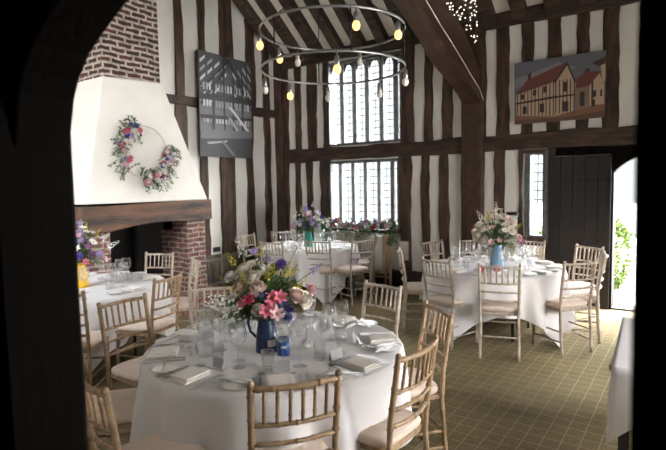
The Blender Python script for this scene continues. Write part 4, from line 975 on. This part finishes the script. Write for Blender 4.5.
# wreath on the hood
WC = V((-5.965, 4.135, 2.195)); WR = .345
wt = thing('flower_hoop', 'floral hoop wreath hanging on the white chimney hood', 'wreath', WC)
b = MB(); b.tube([(0, WR * math.cos(a), WR * math.sin(a)) for a in [2 * PI * k / 48 for k in range(48)]], .012, 8, True); b.build('hoop', HOOPM, wt)
lf = MB(); r = random.Random(31)
def arc(a0, a1, n, cols, seed):
    r = random.Random(seed)
    for k in range(n):
        a = D_(a0 + (a1 - a0) * (k + .5) / n); kind, col, s = cols[k % len(cols)]; rr_ = WR + r.uniform(-.07, .06)
        p = V((r.uniform(.02, .06), rr_ * math.cos(a), rr_ * math.sin(a))); d = V((1, r.uniform(-.5, .5), r.uniform(-.3, .6)))
        link(KN[kind], bloom(kind, col, s), wt, mw=orient(p, d, r.uniform(.85, 1.15), r.uniform(0, 6)))
arc(108, 212, 27, [('rose', 'pink', .055), ('pom', 'blue', .04), ('rose', 'palepink', .055), ('star', 'navyflower', .045), ('rose', 'cream', .08), ('rose', 'white', .055), ('rose', 'hotpink', .04), ('pom', 'lilac', .04)], 1)
arc(266, 374, 31, [('rose', 'palepink', .065), ('pom', 'blue', .04), ('rose', 'white', .065), ('star', 'navyflower', .05), ('rose', 'pink', .055), ('pom', 'purple', .035), ('rose', 'cream', .065)], 2)
for a0, a1, n in ((105, 225, 60), (255, 380, 66)):
    for k in range(n):
        a = D_(a0 + (a1 - a0) * k / n); rr_ = WR + r.uniform(-.06, .07); o_ = r.choice((-1, 1, 1)); d = V((r.uniform(.1, .6), o_ * math.cos(a) + r.uniform(-.6, .6), o_ * math.sin(a) + r.uniform(-.8, .3)))
        spray(lf, (.015, rr_ * math.cos(a), rr_ * math.sin(a)), d, r.uniform(.08, .17), 8, .030, .042, r, 0 if k % 3 == 0 else 2)
lf.build('foliage', [GREEN, STEMG, EUC], wt)

# garland on the window sill
gl = thing('flower_garland', 'pink, white and green flower garland along the window sill', 'garland', (-4.75, 7.36, .985))
lf = MB(); r = random.Random(41)
for k in range(120):
    x = -.80 + 1.62 * k / 119; p = V((x, r.uniform(-.06, .04), r.uniform(-.03, .06)))
    spray(lf, p, (r.uniform(-.7, .7), r.uniform(-.9, .3), r.uniform(-.5, .9)), r.uniform(.10, .20), 7, .04, .06, r, 0 if k % 3 else 2)
for k in range(9):
    spray(lf, (.70 + .012 * k, -.05, .02), (r.uniform(-.2, .6), -.5, -.9), .25, 8, .04, .06, r, 0 if k % 2 else 2)
lf.build('foliage', [GREEN, STEMG, EUC], gl)
cols = [('rose', 'pink', .075), ('rose', 'white', .07), ('rose', 'palepink', .075), ('pom', 'lilac', .05), ('rose', 'blush', .075), ('star', 'white', .07), ('rose', 'hotpink', .07), ('pom', 'lilac', .05)]
for k in range(30):
    kind, col, s = cols[(k * 5) % 8]; p = V((-.76 + 1.48 * k / 29, r.uniform(-.12, -.02), r.uniform(.0, .12)))
    link(KN[kind], bloom(kind, col, s), gl, mw=orient(p, (r.uniform(-.3, .3), -1, r.uniform(.1, .8)), 1, r.uniform(0, 6)))

# panelled box and small pieces by the window
bx = thing('panel_box', 'white panelled wooden box standing below the window garland', 'box', (-4.25, 7.30, 0))
b = MB(); b.bb(-.16, .13, -.06, .14, .30, .86); b.build('panel', WHITEP, bx, .006)
b = MB(); b.bb(.085, .135, -.075, .15, .27, .88); b.build('side_board', PALEW, bx, .006)
for x in (-.15, .11):
    b = MB(); b.bb(x - .018, x + .018, -.02, .02, 0, .30); b.build('leg', PALEW, bx)
b = MB(); b.bb(-.17, .14, -.07, .15, .25, .285); b.build('base_rail', PALEW, bx)
nb = thing('notice_board', 'small pale board on wall stud right of the window', 'board', (-3.93, YB - .07, .61))
b = MB(); b.bb(-.085, .085, 0, .03, -.16, .16); b.build('board', PALEW, nb, .004)
b = MB(); b.bb(-.075, .075, -.004, 0, -.15, .15); b.build('sheet', NAPK, nb)
sr = thing('low_stand', 'low orange-brown wooden stand on floor right of the panelled box', 'stand', (-4.02, 7.22, 0))
b = MB(); b.bb(-.36, .02, -.03, .03, .19, .22); b.build('shelf', PALEW, sr)
for x, h in ((.01, .40), (-.34, .22)):
    b = MB(); b.bb(x - .014, x + .014, -.02, .02, 0, h); b.build('post', PALEW, sr)
sw = thing('wall_switch', 'small dark switch box on white wall above pale blue jug bouquet', 'switch', (-2.195, YB - .03, 1.25))
b = MB(); b.bb(-.075, .075, 0, .03, -.025, .025); b.build('box', STEELBLK, sw, .004)
b = MB(); b.bb(-.02, .02, -.006, 0, -.012, .012); b.build('rocker', IRON, sw)

# ------------------------------------------------------------------ light
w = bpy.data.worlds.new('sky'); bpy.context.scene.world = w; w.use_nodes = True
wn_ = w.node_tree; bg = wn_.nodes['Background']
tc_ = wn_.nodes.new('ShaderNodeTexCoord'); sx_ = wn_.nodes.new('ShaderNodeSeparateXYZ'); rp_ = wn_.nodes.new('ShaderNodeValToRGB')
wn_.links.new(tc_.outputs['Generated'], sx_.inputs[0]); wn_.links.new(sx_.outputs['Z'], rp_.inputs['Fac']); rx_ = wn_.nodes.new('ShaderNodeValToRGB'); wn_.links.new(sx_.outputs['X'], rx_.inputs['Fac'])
rx_.color_ramp.elements[0].position = .08; rx_.color_ramp.elements[0].color = (0, 0, 0, 1); rx_.color_ramp.elements[1].position = .40; rx_.color_ramp.elements[1].color = (.78, .76, .745, 1)   # sunward sky, out of view, brightened to light the left wall
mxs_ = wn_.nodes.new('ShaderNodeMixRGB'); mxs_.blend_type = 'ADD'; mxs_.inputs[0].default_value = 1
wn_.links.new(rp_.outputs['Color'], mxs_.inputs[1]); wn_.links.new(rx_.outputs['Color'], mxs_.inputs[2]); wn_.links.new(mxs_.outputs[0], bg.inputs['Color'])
rp_.color_ramp.elements[0].position = .27; rp_.color_ramp.elements[0].color = (.0165, .018, .0185, 1)   # horizon kept dim so the window lattice shows
rp_.color_ramp.elements[1].position = .42; rp_.color_ramp.elements[1].color = (.50, .53, .56, 1)     # overhead sky, out of view, brightened to light tables and floor
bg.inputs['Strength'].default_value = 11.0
sun = bpy.data.lights.new('sun', 'SUN'); sun.energy = 4.0; sun.angle = .02; sun.color = (1, .95, .85)
so_ = bpy.data.objects.new('sun', sun); C.objects.link(so_); so_.rotation_euler = V((-.62, .12, -1)).to_track_quat('-Z', 'Y').to_euler()
def portal(c, d, sx, sy):
    l = bpy.data.lights.new('daylight_portal', 'AREA'); l.shape = 'RECTANGLE'; l.size = sx; l.size_y = sy; l.cycles.is_portal = True
    o = bpy.data.objects.new('daylight_portal', l); C.objects.link(o); o.location = c; o.rotation_euler = V(d).to_track_quat('-Z', 'Y').to_euler()
portal((-4.71, YB + .20, 3.14), (0, -1, 0), 1.46, 1.42); portal((-4.74, YB + .20, 1.545), (0, -1, 0), 1.4, 1.15); portal((-1.855, YB + .2, 1.515), (0, -1, 0), .2, 1.17); portal((-.42, YB + .23, 1.04), (0, -1, 0), .92, 2.05)
for y0, y1, z0, z1 in RW: portal((XR + .16, (y0 + y1) / 2, (z0 + z1) / 2), (-1, 0, 0), z1 - z0, y1 - y0)

for x0, x1, z0, z1 in FW: portal(((x0 + x1) / 2, .49, (z0 + z1) / 2), (0, 1, 0), x1 - x0, z1 - z0)
# ------------------------------------------------------------------ camera
f, pit, rol, th = 512.4, D_(4.352), D_(-1.092), D_(35.414)
Rz = Matrix.Rotation(th, 3, 'Z'); c_, s_ = math.cos(pit), math.sin(pit)
fw = Rz @ V((0, c_, -s_)); u0 = Rz @ V((0, s_, c_)); r0 = Rz @ V((1, 0, 0))
rt = r0 * math.cos(rol) + u0 * math.sin(rol); upv = u0 * math.cos(rol) - r0 * math.sin(rol)
cam = bpy.data.cameras.new('camera'); co = bpy.data.objects.new('camera', cam); C.objects.link(co)
co.matrix_world = Matrix(((rt.x, upv.x, -fw.x, 0), (rt.y, upv.y, -fw.y, 0), (rt.z, upv.z, -fw.z, 1.70), (0, 0, 0, 1)))
cam.sensor_width = 36; cam.lens = f / 666 * 36; cam.clip_start = .05
cam.dof.use_dof = True; cam.dof.focus_distance = 3.4; cam.dof.aperture_fstop = 3.5
sc = bpy.context.scene; sc.camera = co
vs_ = sc.view_settings; vs_.view_transform = 'Standard'; vs_.look = 'None'; vs_.gamma = 1; vs_.use_curve_mapping = False; vs_.exposure = 2.85
sc.cycles.use_denoising = True; sc.cycles.max_bounces = 12; sc.cycles.transparent_max_bounces = 24
